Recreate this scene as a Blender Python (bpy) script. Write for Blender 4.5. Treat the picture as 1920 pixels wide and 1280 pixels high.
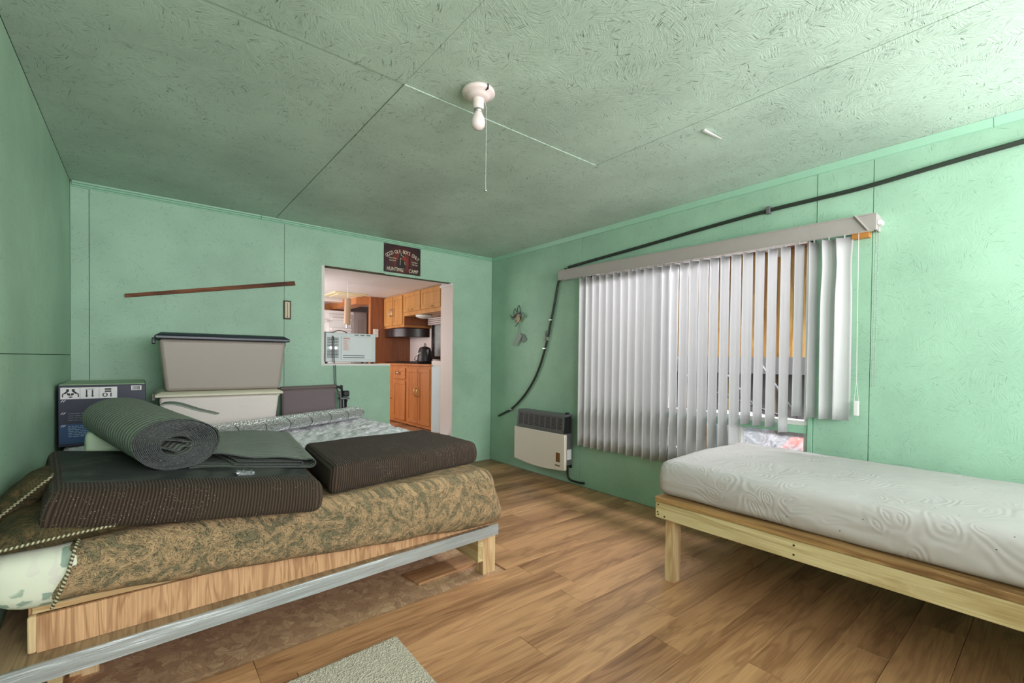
import bpy, bmesh, math, random
from mathutils import Vector, Matrix, noise as mnoise
random.seed(7)
for o in list(bpy.data.objects): bpy.data.objects.remove(o)
SC = bpy.context.scene
COL = SC.collection

# ------------------------------------------------------------------ camera
H = 1.22
YAW, PITCH, ROLL = math.radians(39.0908), math.radians(-0.8166), math.radians(0.6152)
F = Vector((math.sin(YAW)*math.cos(PITCH), math.cos(YAW)*math.cos(PITCH), math.sin(PITCH)))
R0 = Vector((math.cos(YAW), -math.sin(YAW), 0)); U0 = R0.cross(F)
RR = R0*math.cos(ROLL)+U0*math.sin(ROLL); UU = -R0*math.sin(ROLL)+U0*math.cos(ROLL)
cd = bpy.data.cameras.new('camera'); cam = bpy.data.objects.new('camera', cd); COL.objects.link(cam)
cd.sensor_width = 36; cd.sensor_fit = 'HORIZONTAL'; cd.lens = 849.7/1920*36; cd.shift_y = 46.8/1920
cd.clip_start = 0.05
cam.matrix_world = Matrix(((RR.x, UU.x, -F.x, 0), (RR.y, UU.y, -F.y, 0), (RR.z, UU.z, -F.z, H), (0, 0, 0, 1)))
SC.camera = cam

# ------------------------------------------------------------------ world, light, exposure
SC.view_settings.view_transform = 'Standard'
try: SC.view_settings.look = 'None'
except Exception: pass
SC.view_settings.gamma = 1.0
SC.view_settings.use_curve_mapping = False
SC.view_settings.exposure = 0.3
w = bpy.data.worlds.new('world'); SC.world = w; w.use_nodes = True
w.node_tree.nodes['Background'].inputs[0].default_value = (0.86, 0.93, 1.0, 1)
w.node_tree.nodes['Background'].inputs[1].default_value = 1.7

def area(name, loc, direction, sx, sy, power, color=(1, 1, 1)):
    l = bpy.data.lights.new(name, 'AREA'); l.shape = 'RECTANGLE'; l.size = sx; l.size_y = sy
    l.energy = power; l.color = color
    o = bpy.data.objects.new(name, l); COL.objects.link(o); o.location = loc
    o.rotation_euler = Vector(direction).to_track_quat('-Z', 'Y').to_euler()
    return o
# daylight at the front right and porch windows, plus two added fill lamps
area('daylight_front_window_right', (2.45, -1.40, 1.68), (0.32, 0.8, 0.85), 1.5, 1.15, 82, (1.0, 0.945, 0.965))
area('fill_front_left', (0.5, -1.42, 1.55), (-0.32, 1, 0.12), 1.3, 1.15, 60, (1.0, 0.945, 0.95))  # added fill lamp brightening the left side, no such window known
area('daylight_porch', (4.6, 2.0, 2.55), (-0.75, 0, -0.65), 2.6, 0.4, 150, (1.0, 0.95, 0.985))
area('fill_trailer_kitchen', (.93, 6.2, 1.45), (1, 0, 0.06), 1.8, 0.8, 26, (1.0, 0.955, 0.95))  # added lamp brightening the kitchen and its ceiling; that wall has no window

# ------------------------------------------------------------------ material helpers
def C(r, g, b):
    f = lambda c: (c/255/12.92 if c/255 <= .04045 else ((c/255+.055)/1.055)**2.4)
    return (f(r), f(g), f(b), 1)
class NT:
    def __init__(s, name):
        s.m = bpy.data.materials.new(name); s.m.use_nodes = True; s.t = s.m.node_tree
        s.b = s.t.nodes['Principled BSDF']; s.out = s.t.nodes['Material Output']
    def n(s, typ, ins=None, **at):
        nd = s.t.nodes.new('ShaderNode'+typ)
        for k, v in at.items(): setattr(nd, k, v)
        for k, v in (ins or {}).items():
            sk = nd.inputs[k]
            if isinstance(v, bpy.types.NodeSocket): s.t.links.new(v, sk)
            elif isinstance(v, bpy.types.Node): s.t.links.new(v.outputs[0], sk)
            else: sk.default_value = v
        return nd
    def math(s, op, a, b=0.0, c=0.0):
        return s.n('Math', {0: a, 1: b, 2: c}, operation=op).outputs[0]
    def mix(s, f, a, b, blend='MIX'):
        return s.n('MixRGB', {0: f, 1: a, 2: b}, blend_type=blend).outputs[0]
    def ramp(s, f, stops, interp='LINEAR'):
        nd = s.n('ValToRGB', {0: f}); cr = nd.color_ramp; cr.interpolation = interp
        while len(cr.elements) < len(stops): cr.elements.new(0.5)
        for e, (p, c) in zip(cr.elements, stops):
            e.position = p; e.color = c if len(c) == 4 else (*c, 1)
        return nd.outputs[0]
    def noise(s, vec, scale, detail=3, rough=.55, dist=0):
        return s.n('TexNoise', {'Vector': vec, 'Scale': scale, 'Detail': detail, 'Roughness': rough, 'Distortion': dist}).outputs[0]
    def coord(s, kind='Object'): return s.n('TexCoord').outputs[kind]
    def scale(s, vec, sc, loc=(0, 0, 0), rot=(0, 0, 0)):
        return s.n('Mapping', {'Vector': vec, 'Scale': sc, 'Location': loc, 'Rotation': rot}).outputs[0]
    def set(s, **k):
        for kk, v in k.items():
            sk = s.b.inputs[kk.replace('_', ' ')]
            if isinstance(v, bpy.types.NodeSocket): s.t.links.new(v, sk)
            else: sk.default_value = v
        return s
    def bump(s, h, strength=.3, dist=.01):
        nd = s.n('Bump', {'Strength': strength, 'Distance': dist, 'Height': h}); s.t.links.new(nd.outputs[0], s.b.inputs['Normal']); return s
G = lambda v: (v, v, v, 1)
MATS = {}
def plain(name, col, rough=.5, metal=0, var=.06, nscale=8, bump=0, spec=.5):
    """one-colour surface with slight mottling"""
    if name in MATS: return MATS[name]
    t = NT(name); co = t.coord()
    nz = t.noise(co, nscale, 4)
    t.set(Base_Color=t.mix(nz, tuple(c*(1-var) for c in col[:3])+(1,), tuple(min(1, c*(1+var)) for c in col[:3])+(1,)), Roughness=rough, Metallic=metal)
    t.b.inputs['Specular IOR Level'].default_value = spec
    if bump: t.bump(t.noise(co, nscale*12, 3), bump, .002)
    MATS[name] = t.m; return t.m

def osb_paint(name, plane, base, fleck=.55, seed=0.0):
    """painted strand board: relief of flakes lying at random angles, gaps the paint did not fill"""
    t = NT(name); co = t.coord(); sp = t.n('SeparateXYZ', {0: co})
    a, b = {'x': (1, 2), 'y': (0, 2), 'z': (0, 1)}[plane]
    uv = t.n('CombineXYZ', {0: sp.outputs[a], 1: sp.outputs[b], 2: seed}).outputs[0]
    uvd = t.n('VectorMath', {0: uv, 1: t.n('VectorMath', {0: t.n('TexNoise', {'Vector': uv, 'Scale': 7.0, 'Detail': 2}).outputs[1], 3: .05}, operation='SCALE').outputs[0]}, operation='ADD').outputs[0]
    hs = []; darks = []
    for k, (vs, st) in enumerate(((14.0, 1.0), (21.0, .8))):
        off = t.scale(uvd, (1, 1, 1), (k*3.3, k*1.7, 0))
        vo = t.n('TexVoronoi', {'Vector': off, 'Scale': vs, 'Randomness': 1.0}, voronoi_dimensions='2D')
        sc = t.n('SeparateXYZ', {0: vo.outputs['Color']})
        ang = t.math('MULTIPLY', sc.outputs[0], 6.28)
        rv = t.n('VectorRotate', {'Vector': uv, 'Angle': ang}, rotation_type='Z_AXIS').outputs[0]
        n1 = t.noise(t.scale(rv, (13, 170, 1), (k, 0, 0)), 1.0, 4, .65)
        n2 = t.noise(t.scale(rv, (20, 210, 1), (3+k, 2, 0)), 1.0, 2, .5)
        hs.append(t.math('ADD', t.math('MULTIPLY', n1, st), t.math('MULTIPLY', sc.outputs[1], .22*st)))
        darks.append(t.math('MULTIPLY', t.ramp(n2, [(.635, G(0)), (.70, G(1))]), t.ramp(t.noise(uv, 6+3*k, 2), [(.42, G(0)), (.56, G(1))])))
    h = t.math('ADD', hs[0], hs[1])
    dk = t.math('MULTIPLY', t.math('MAXIMUM', darks[0], darks[1]), fleck)
    lo = tuple(c*.88 for c in base[:3])+(1,); hi = tuple(min(1, c*1.1) for c in base[:3])+(1,)
    col = t.mix(t.ramp(t.noise(uv, 1.6, 4), [(.35, G(0)), (.65, G(1))]), lo, hi)
    col = t.mix(t.math('MULTIPLY', t.ramp(hs[0], [(.55, G(0)), (.85, G(1))]), .2 if plane == 'z' else .05), col, tuple(min(1, c*1.3) for c in base[:3])+(1,))
    col = t.mix(dk, col, tuple(c*.16 for c in base[:3])+(1,))
    t.set(Base_Color=col, Roughness=.5)
    t.bump(t.math('SUBTRACT', h, t.math('MULTIPLY', dk, .6)), .55 if plane == 'z' else .24, .005 if plane == 'z' else .0045)
    return t.m
MINT = C(146, 194, 166)
M_OSB_X = osb_paint('painted_strand_board_window_wall', 'x', C(155, 193, 169), .35, .3)
M_OSB_Y = osb_paint('painted_strand_board_back_wall', 'y', C(161, 197, 174), .45, .9)
M_OSB_L = osb_paint('painted_strand_board_left_wall', 'x', C(166, 201, 175), .4, 2.1)
M_OSB_Z = osb_paint('painted_strand_board_ceiling', 'z', C(181, 202, 187), .75, 1.4)

def wood(name, light, dark, axis='x', fine=1.0, rough=.5, rnd=False, knots=.5, grain=1.0, mid=.5, rk=1.0, fc=1.9):
    t = NT(name); co = t.coord()
    if rnd:
        oi = t.n('ObjectInfo'); co = t.n('VectorMath', {0: co, 1: t.n('VectorMath', {0: t.n('CombineXYZ', {0: oi.outputs['Random'], 1: oi.outputs['Random'], 2: oi.outputs['Random']}).outputs[0], 3: 37.0}, operation='SCALE').outputs[0]}, operation='ADD').outputs[0]
    st = {'x': (1.1, 9, 9), 'y': (9, 1.1, 9), 'z': (9, 9, 1.1)}[axis]
    s2 = {'x': (4, 190, 190), 'y': (190, 4, 190), 'z': (190, 190, 4)}[axis]
    st = tuple(c*fine for c in st); s2 = tuple(c*fine for c in s2)
    big = t.noise(t.scale(co, st), 1.0, 3, .55, .6)
    rings = t.math('SINE', t.math('MULTIPLY', big, 46.0*grain))
    rings = t.ramp(t.math('ADD', t.math('MULTIPLY', rings, .5), .5), [(.45, G(0)), (1, G(1))])
    fib = t.noise(t.scale(co, s2), 1.0, 3, .6)
    fib = t.math('ADD', t.math('MULTIPLY', t.math('SUBTRACT', fib, .5), fc), .5)
    broad = t.noise(t.scale(co, tuple(c*.55 for c in st), (5, 3, 1)), 1.0, 2)
    f = t.math('ADD', t.math('MULTIPLY', rings, .34*rk), t.math('ADD', t.math('MULTIPLY', fib, .55), t.math('MULTIPLY', t.ramp(broad, [(.4, G(0)), (.66, G(1))]), knots*.5)))
    if rnd: f = t.math('ADD', f, t.math('MULTIPLY', t.math('SUBTRACT', oi.outputs['Random'], .5), .09))
    col = t.ramp(f, [(.15, light), (mid, tuple((a+b)/2 for a, b in zip(light, dark))), (1.0, dark)])
    t.set(Base_Color=col, Roughness=rough)
    t.bump(fib, .15, .002)
    return t.m
M_LAM = wood('oak_laminate_plank', C(208, 157, 113), C(106, 64, 40), 'x', 1.0, .4, True, .85, .9, .55, .5, 1.1)
M_PINE_X = wood('raw_pine_lengthwise', C(222, 200, 156), C(176, 138, 92), 'x', 1, .65, False, .5, .5)
M_PINE_Y = wood('raw_pine_crosswise', C(216, 198, 154), C(168, 140, 94), 'y', 1, .65, False, .5, .5)
M_PINE_Z = wood('raw_pine_upright', C(220, 192, 150), C(166, 124, 82), 'z', 1, .65, False, .5, .5)
M_OAKP = wood('oak_print_panel', C(214, 170, 130), C(142, 98, 64), 'z', 1.4, .45, False, .25, 1.0)
M_OAKD = wood('dusty_oak_print_deck', C(172, 144, 112), C(118, 92, 66), 'y', .8, .7, False, .4, 1.2)
M_CAB = wood('honey_oak_cabinet', C(204, 132, 76), C(156, 90, 46), 'z', 1, .35, False, .4, .5, .5, .5, 1.0)
M_CABU = wood('light_oak_upper_cabinet', C(212, 156, 92), C(166, 110, 56), 'z', 1, .35, False, .4, .5, .5, .5, 1.0)
M_PANEL = wood('brown_oak_partition', C(152, 90, 54), C(108, 58, 34), 'z', 1, .3, False, .4, .6, .5, .6, 1.2)
M_LATH = wood('old_brown_lath', C(150, 88, 54), C(70, 38, 22), 'x', 1.4, .7, False, .9, 1.0)
M_PLY = wood('yellow_plywood', C(226, 176, 104), C(150, 96, 48), 'z', .8, .6, False, .9, .8)
M_PLANKR = wood('reddish_porch_board', C(170, 110, 88), C(104, 62, 48), 'y', .8, .6, False, .8, .8)

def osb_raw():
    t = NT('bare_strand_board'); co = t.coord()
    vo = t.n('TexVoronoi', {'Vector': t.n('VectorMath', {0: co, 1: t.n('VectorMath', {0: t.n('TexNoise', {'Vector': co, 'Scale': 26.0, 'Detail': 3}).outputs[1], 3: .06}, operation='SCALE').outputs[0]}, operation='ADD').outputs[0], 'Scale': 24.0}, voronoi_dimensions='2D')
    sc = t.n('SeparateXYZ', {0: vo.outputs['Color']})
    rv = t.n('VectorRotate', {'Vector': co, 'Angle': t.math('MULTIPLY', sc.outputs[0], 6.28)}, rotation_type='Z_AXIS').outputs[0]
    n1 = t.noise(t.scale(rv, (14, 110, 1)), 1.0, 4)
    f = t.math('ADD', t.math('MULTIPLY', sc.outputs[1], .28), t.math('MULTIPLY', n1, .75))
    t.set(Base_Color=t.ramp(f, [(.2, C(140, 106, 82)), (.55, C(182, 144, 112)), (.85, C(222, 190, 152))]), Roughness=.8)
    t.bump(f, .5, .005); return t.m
M_OSBRAW = osb_raw()

def brocade(name, ground, raised, dark):
    t = NT(name); co = t.n('UVMap').outputs[0]
    def n(sc, det, dist, off=0.0): return t.noise(t.scale(co, (1, 1, 1), (off, off*.7, 0)), sc, det, .6, dist)
    leaf = n(10, 3, 2.2); leaf2 = n(23, 3, 2.0, 4.0); fine = n(60, 3, 1.2, 9.0); cloud = n(4.5, 3, .6, 2.0)
    body = t.ramp(t.math('ADD', t.math('MULTIPLY', leaf, .65), t.math('MULTIPLY', leaf2, .35)), [(.44, G(0)), (.50, G(.55)), (.60, G(1))])
    c1 = t.math('ABSOLUTE', t.math('SINE', t.math('MULTIPLY', leaf, 38.0))); c2 = t.math('ABSOLUTE', t.math('SINE', t.math('MULTIPLY', leaf2, 30.0)))
    ln = t.math('MAXIMUM', t.ramp(c1, [(0, G(.85)), (.26, G(0))]), t.ramp(c2, [(0, G(.6)), (.2, G(0))]))
    f = t.math('ADD', t.math('MULTIPLY', body, .6), t.math('ADD', t.math('MULTIPLY', fine, .5), t.math('MULTIPLY', t.math('SUBTRACT', cloud, .5), .7)))
    midc = tuple((a+b)/2 for a, b in zip(ground, raised))
    col = t.ramp(f, [(.2, ground), (.5, midc), (.85, raised)])
    col = t.mix(t.math('MULTIPLY', ln, .8), col, dark)
    t.set(Base_Color=col, Roughness=.85)
    t.b.inputs['Specular IOR Level'].default_value = .2
    t.bump(t.math('ADD', t.math('MULTIPLY', f, .8), t.math('MULTIPLY', ln, -.7)), .9, .007); return t.m
M_BROC = brocade('olive_tan_brocade', C(112, 104, 82), C(174, 145, 111), C(66, 57, 43))
M_BROCD = brocade('dark_brocade_pillow', C(70, 66, 46), C(104, 86, 60), C(40, 38, 28))

def corduroy():
    t = NT('dark_brown_corduroy'); uv = t.n('UVMap').outputs[0]; sp = t.n('SeparateXYZ', {0: uv})
    wob = t.noise(uv, 6, 2)
    s = t.math('SINE', t.math('ADD', t.math('MULTIPLY', sp.outputs[0], 2*math.pi/.0108), t.math('MULTIPLY', wob, 2.0)))
    s = t.math('ADD', t.math('MULTIPLY', s, .5), .5)
    col = t.mix(s, C(46, 37, 33), C(80, 65, 55))
    col = t.mix(t.math('MULTIPLY', t.ramp(t.noise(uv, 3, 3), [(.4, G(0)), (.7, G(1))]), .3), col, C(70, 62, 48))
    vo = t.n('TexVoronoi', {'Vector': uv, 'Scale': 105.0}, voronoi_dimensions='2D')
    sel = t.n('SeparateXYZ', {0: vo.outputs['Color']}).outputs[0]
    spk = t.math('MULTIPLY', t.math('LESS_THAN', vo.outputs[0], t.math('MULTIPLY', sel, .09)), t.math('MULTIPLY', t.math('GREATER_THAN', sel, .66), t.math('GREATER_THAN', t.noise(uv, 5.1, 2), .5)))
    col = t.mix(spk, col, C(225, 215, 200))
    t.set(Base_Color=col, Roughness=.9); t.b.inputs['Specular IOR Level'].default_value = .15
    t.b.inputs['Sheen Weight'].default_value = .04
    t.bump(s, .8, .005); return t.m
M_CORD = corduroy()

def ribbed():
    t = NT('ribbed_grey_green_mat'); uv = t.n('UVMap').outputs[0]; sp = t.n('SeparateXYZ', {0: uv})
    s = t.math('SINE', t.math('ADD', t.math('MULTIPLY', sp.outputs[0], 2*math.pi/.030), t.math('MULTIPLY', t.noise(uv, 3, 2), 1.6)))
    s = t.math('ADD', t.math('MULTIPLY', s, .5), .5)
    col = t.mix(t.ramp(s, [(0, G(0)), (.35, G(1))]), C(92, 98, 92), C(138, 145, 137))
    col = t.mix(t.math('MULTIPLY', t.noise(uv, 5, 3), .35), col, C(100, 104, 98))
    t.set(Base_Color=col, Roughness=.8); t.b.inputs['Specular IOR Level'].default_value = .25
    t.bump(s, .45, .005); return t.m
M_RIB = ribbed()
def felt():
    t = NT('speckled_grey_mat_edge'); co = t.coord()
    t.set(Base_Color=t.ramp(t.noise(co, 420, 2), [(.38, C(40, 42, 44)), (.6, C(78, 80, 82)), (.78, C(126, 126, 128))]), Roughness=.9); return t.m
M_FELT = felt()
def foil():
    t = NT('quilted_silver_foil'); uv = t.n('UVMap').outputs[0]
    vo = t.n('TexVoronoi', {'Vector': uv, 'Scale': 75.0}, voronoi_dimensions='2D')
    n = t.noise(uv, 26, 4, .7, .8)
    sp = t.n('SeparateXYZ', {0: uv})
    gx = t.math('LESS_THAN', t.math('ABSOLUTE', t.math('SINE', t.math('MULTIPLY', sp.outputs[0], 16))), .05)
    t.set(Base_Color=t.mix(gx, C(246, 246, 248), C(96, 98, 100)), Metallic=.6, Roughness=.3)
    t.bump(t.math('ADD', t.math('MULTIPLY', vo.outputs[0], 1.2), n), 1.0, .03); return t.m
M_FOIL = foil()
def fur():
    t = NT('white_fleece_pile'); co = t.coord()
    n = t.noise(co, 34, 5, .7, .5); b = t.noise(co, 8, 3)
    t.set(Base_Color=t.mix(b, C(200, 202, 206), C(238, 238, 242)), Roughness=.95)
    t.b.inputs['Specular IOR Level'].default_value = .1; t.b.inputs['Sheen Weight'].default_value = .3
    t.bump(n, 1.0, .02); return t.m
M_FUR = fur()
def matelasse():
    t = NT('white_embossed_mattress_cover'); co = t.n('UVMap').outputs[0]
    d = t.n('VectorMath', {0: co, 1: t.n('VectorMath', {0: t.n('TexNoise', {'Vector': co, 'Scale': 3.0, 'Detail': 1}).outputs[1], 3: .35}, operation='SCALE').outputs[0]}, operation='ADD').outputs[0]
    v = t.n('TexVoronoi', {'Vector': d, 'Scale': 8.0}, voronoi_dimensions='2D', feature='SMOOTH_F1')
    rings = t.math('SINE', t.math('MULTIPLY', v.outputs[0], 40.0))
    msk = t.ramp(t.noise(co, 3.6, 2), [(.4, G(.15)), (.6, G(1))])
    sp = t.n('TexVoronoi', {'Vector': co, 'Scale': 15.0}, voronoi_dimensions='2D')
    sel = t.math('GREATER_THAN', t.n('SeparateXYZ', {0: sp.outputs['Color']}).outputs[1], .9)
    spk = t.math('MULTIPLY', t.math('LESS_THAN', sp.outputs[0], .035), sel)
    col = t.mix(t.noise(co, 2.2, 3), C(176, 169, 170), C(193, 187, 188))
    t.set(Base_Color=t.mix(spk, col, C(70, 66, 64)), Roughness=.75)
    t.b.inputs['Specular IOR Level'].default_value = .25
    t.bump(t.math('ADD', t.math('MULTIPLY', rings, msk), t.math('MULTIPLY', t.noise(co, 9, 3), 1.2)), .17, .006); return t.m
M_MATT = matelasse()
def floral():
    t = NT('pale_floral_ticking'); uv = t.n('UVMap').outputs[0]
    d = t.n('VectorMath', {0: uv, 1: t.n('VectorMath', {0: t.n('TexNoise', {'Vector': uv, 'Scale': 40.0, 'Detail': 3}).outputs[1], 3: .035}, operation='SCALE').outputs[0]}, operation='ADD').outputs[0]
    v = t.n('TexVoronoi', {'Vector': d, 'Scale': 21.0}, voronoi_dimensions='2D')
    id_ = t.n('SeparateXYZ', {0: v.outputs['Color']}).outputs[0]
    blob = t.ramp(t.math('ADD', v.outputs[0], t.math('MULTIPLY', t.noise(uv, 60, 3), .25)), [(.38, G(1)), (.45, G(0))])
    hue = t.ramp(id_, [(.0, C(140, 160, 144)), (.35, C(116, 144, 132)), (.5, C(184, 156, 158)), (.75, C(206, 202, 196))], 'CONSTANT')
    base = C(212, 214, 198)
    t.set(Base_Color=t.mix(t.math('MULTIPLY', blob, t.math('MULTIPLY', t.ramp(t.noise(uv, 8, 1), [(.36, G(0)), (.42, G(1))]), .8)), base, hue), Roughness=.8)
    t.bump(t.noise(uv, 14, 2), .25, .01); return t.m
M_FLORAL = floral()
def cord_mat():
    t = NT('striped_twisted_cord'); uv = t.n('UVMap').outputs[0]; sp = t.n('SeparateXYZ', {0: uv})
    s = t.math('SINE', t.math('ADD', t.math('MULTIPLY', sp.outputs[0], 560.0), t.math('MULTIPLY', sp.outputs[1], 6.283)))
    s = t.math('GREATER_THAN', s, .15)
    t.set(Base_Color=t.mix(s, C(70, 66, 48), C(186, 178, 146)), Roughness=.6); t.bump(s, .5, .003); return t.m
M_CORDT = cord_mat()
def vane_mat():
    t = NT('white_vinyl_vane')
    t.set(Base_Color=C(214, 213, 215), Roughness=.5)
    tr = t.n('BsdfTranslucent', {'Color': C(226, 224, 226)})
    mx = t.n('MixShader', {0: .33, 1: t.b.outputs[0], 2: tr.outputs[0]}); t.t.links.new(mx.outputs[0], t.out.inputs[0]); return t.m
M_VANE = vane_mat()
def glass_mat(name, tint, gloss=.08, haze=0, hazecol=None):
    t = NT(name); tr = t.n('BsdfTransparent', {'Color': tint}); gl = t.n('BsdfGlossy', {'Roughness': .02})
    fr = t.n('LayerWeight', {'Blend': .2}).outputs[0]
    m1 = t.n('MixShader', {0: t.math('MULTIPLY', fr, gloss*4), 1: tr.outputs[0], 2: gl.outputs[0]})
    if haze:
        co = t.coord(); f = t.math('MULTIPLY', t.ramp(t.noise(co, 9, 5, .7, 1.5), [(.38, G(.15)), (.62, G(1))]), haze)
        df = t.n('BsdfTranslucent', {'Color': hazecol}); m1 = t.n('MixShader', {0: f, 1: m1.outputs[0], 2: df.outputs[0]})
    t.t.links.new(m1.outputs[0], t.out.inputs[0]); return t.m
M_GLASS = glass_mat('window_glass', (.96, .98, .97, 1))
M_DIRTY = glass_mat('frosty_dirty_glass', (.9, .94, .95, 1), .1, .45, (.8, .83, .85, 1))
def carpet_mat():
    t = NT('beige_carpet_pile'); co = t.coord(); n = t.noise(co, 170, 3, .6); v = t.n('TexVoronoi', {'Vector': co, 'Scale': 140.0})
    t.set(Base_Color=t.mix(n, C(170, 160, 142), C(232, 222, 206)), Roughness=1.0); t.b.inputs['Specular IOR Level'].default_value = .05
    t.bump(t.math('ADD', v.outputs[0], n), 1.0, .008); return t.m
M_CARPET = carpet_mat()
def tape_mat():
    t = NT('silver_duct_tape'); co = t.coord(); n = t.noise(t.scale(co, (1.5, 18, 30)), 1.0, 4, .6, 1.0)
    t.set(Base_Color=t.mix(t.noise(co, 3, 3), C(150, 156, 158), C(186, 190, 194)), Roughness=.38, Metallic=.35)
    t.bump(n, .55, .01); return t.m
M_TAPE = tape_mat()
def lining_mat():
    t = NT('dusty_black_lining'); co = t.coord(); f = t.ramp(t.noise(t.scale(co, (1, 1, 1)), 5, 5, .7, .4), [(.48, G(0)), (.75, G(1))])
    t.set(Base_Color=t.mix(t.math('MULTIPLY', f, .45), C(50, 52, 53), C(126, 128, 118)), Roughness=.7); t.b.inputs['Specular IOR Level'].default_value = .3
    t.bump(t.noise(co, 14, 3), .2, .006); return t.m
M_LINING = lining_mat()
def navy_box():
    t = NT('navy_printed_cardboard'); co = t.coord(); sp = t.n('SeparateXYZ', {0: co})
    s = t.math('SINE', t.math('MULTIPLY', sp.outputs[0], 900))
    t.set(Base_Color=t.mix(t.noise(co, 4, 2), C(18, 26, 44), C(26, 34, 62)), Roughness=.45); t.bump(s, .03, .001); return t.m
M_NAVY = navy_box()
M_GREY = plain('grey_valance_vinyl', C(168, 160, 158), .45)
M_WHITE = plain('white_paint', C(226, 224, 222), .5)
M_WHITEP = plain('white_plastic', C(232, 230, 228), .35)
M_CREAM = plain('cream_enamel', C(226, 216, 206), .22, var=.03)
M_DGREY = plain('dark_grey_enamel', C(98, 96, 100), .4)
M_BLACK = plain('black_rubber', C(26, 28, 28), .5)
M_BLACKG = plain('black_gloss', C(24, 20, 20), .18)
M_HOSE = plain('black_green_hose', C(40, 48, 40), .45)
M_STEEL = plain('bright_steel', C(190, 190, 190), .3, .9)
M_MINT = plain('mint_trim_paint', C(150, 196, 170), .45, bump=.15)
M_MINTD = plain('dark_joint_gap', C(52, 88, 68), .8)
M_TUB = plain('taupe_tub_plastic', C(158, 146, 138), .42, var=.04, nscale=3)
M_TUB2 = plain('pale_cream_tub_plastic', C(214, 204, 200), .42, var=.04, nscale=3)
M_TUBL2 = plain('cream_lid_plastic', C(206, 200, 180), .42)
M_NAVYL = plain('navy_lid_plastic', C(34, 42, 56), .35)
M_LABEL = plain('white_paper_label', C(222, 218, 222), .6)
M_INK = plain('black_ink', C(24, 24, 26), .6)
M_KRAFT = plain('pale_box_top', C(168, 186, 158), .6)
M_BLUEP = plain('blue_print', C(28, 66, 110), .5)
M_CHAIR = plain('mauve_grey_mesh', C(120, 106, 110), .8, nscale=60)
M_CHAIRT = plain('brown_grey_binding', C(112, 100, 96), .8)
M_MAROON = None
M_BONE = plain('bone_lettering', C(232, 222, 196), .6)
M_BRASS = plain('antique_brass', C(200, 170, 110), .3, .8)
M_PORC = plain('porcelain', C(226, 210, 208), .25, var=.03)
M_BULB = plain('frosted_bulb_glass', C(228, 214, 214), .2, var=.03)
M_STONEB = plain('pale_blue_panel', C(206, 216, 220), .5)
M_BROWNL = plain('brown_rating_label', C(120, 84, 40), .5)
M_RVWALL = plain('cream_vinyl_wallboard', C(226, 212, 206), .5, var=.04)
M_TARP = plain('crumpled_white_tarp', C(160, 164, 170), .5, bump=.3)
M_GREYW = plain('weathered_grey_board', C(120, 116, 118), .8)
M_RED = plain('faded_red_fabric', C(196, 84, 66), .8)
M_AMBER = plain('amber_varnished_block', C(186, 128, 62), .5)

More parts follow.
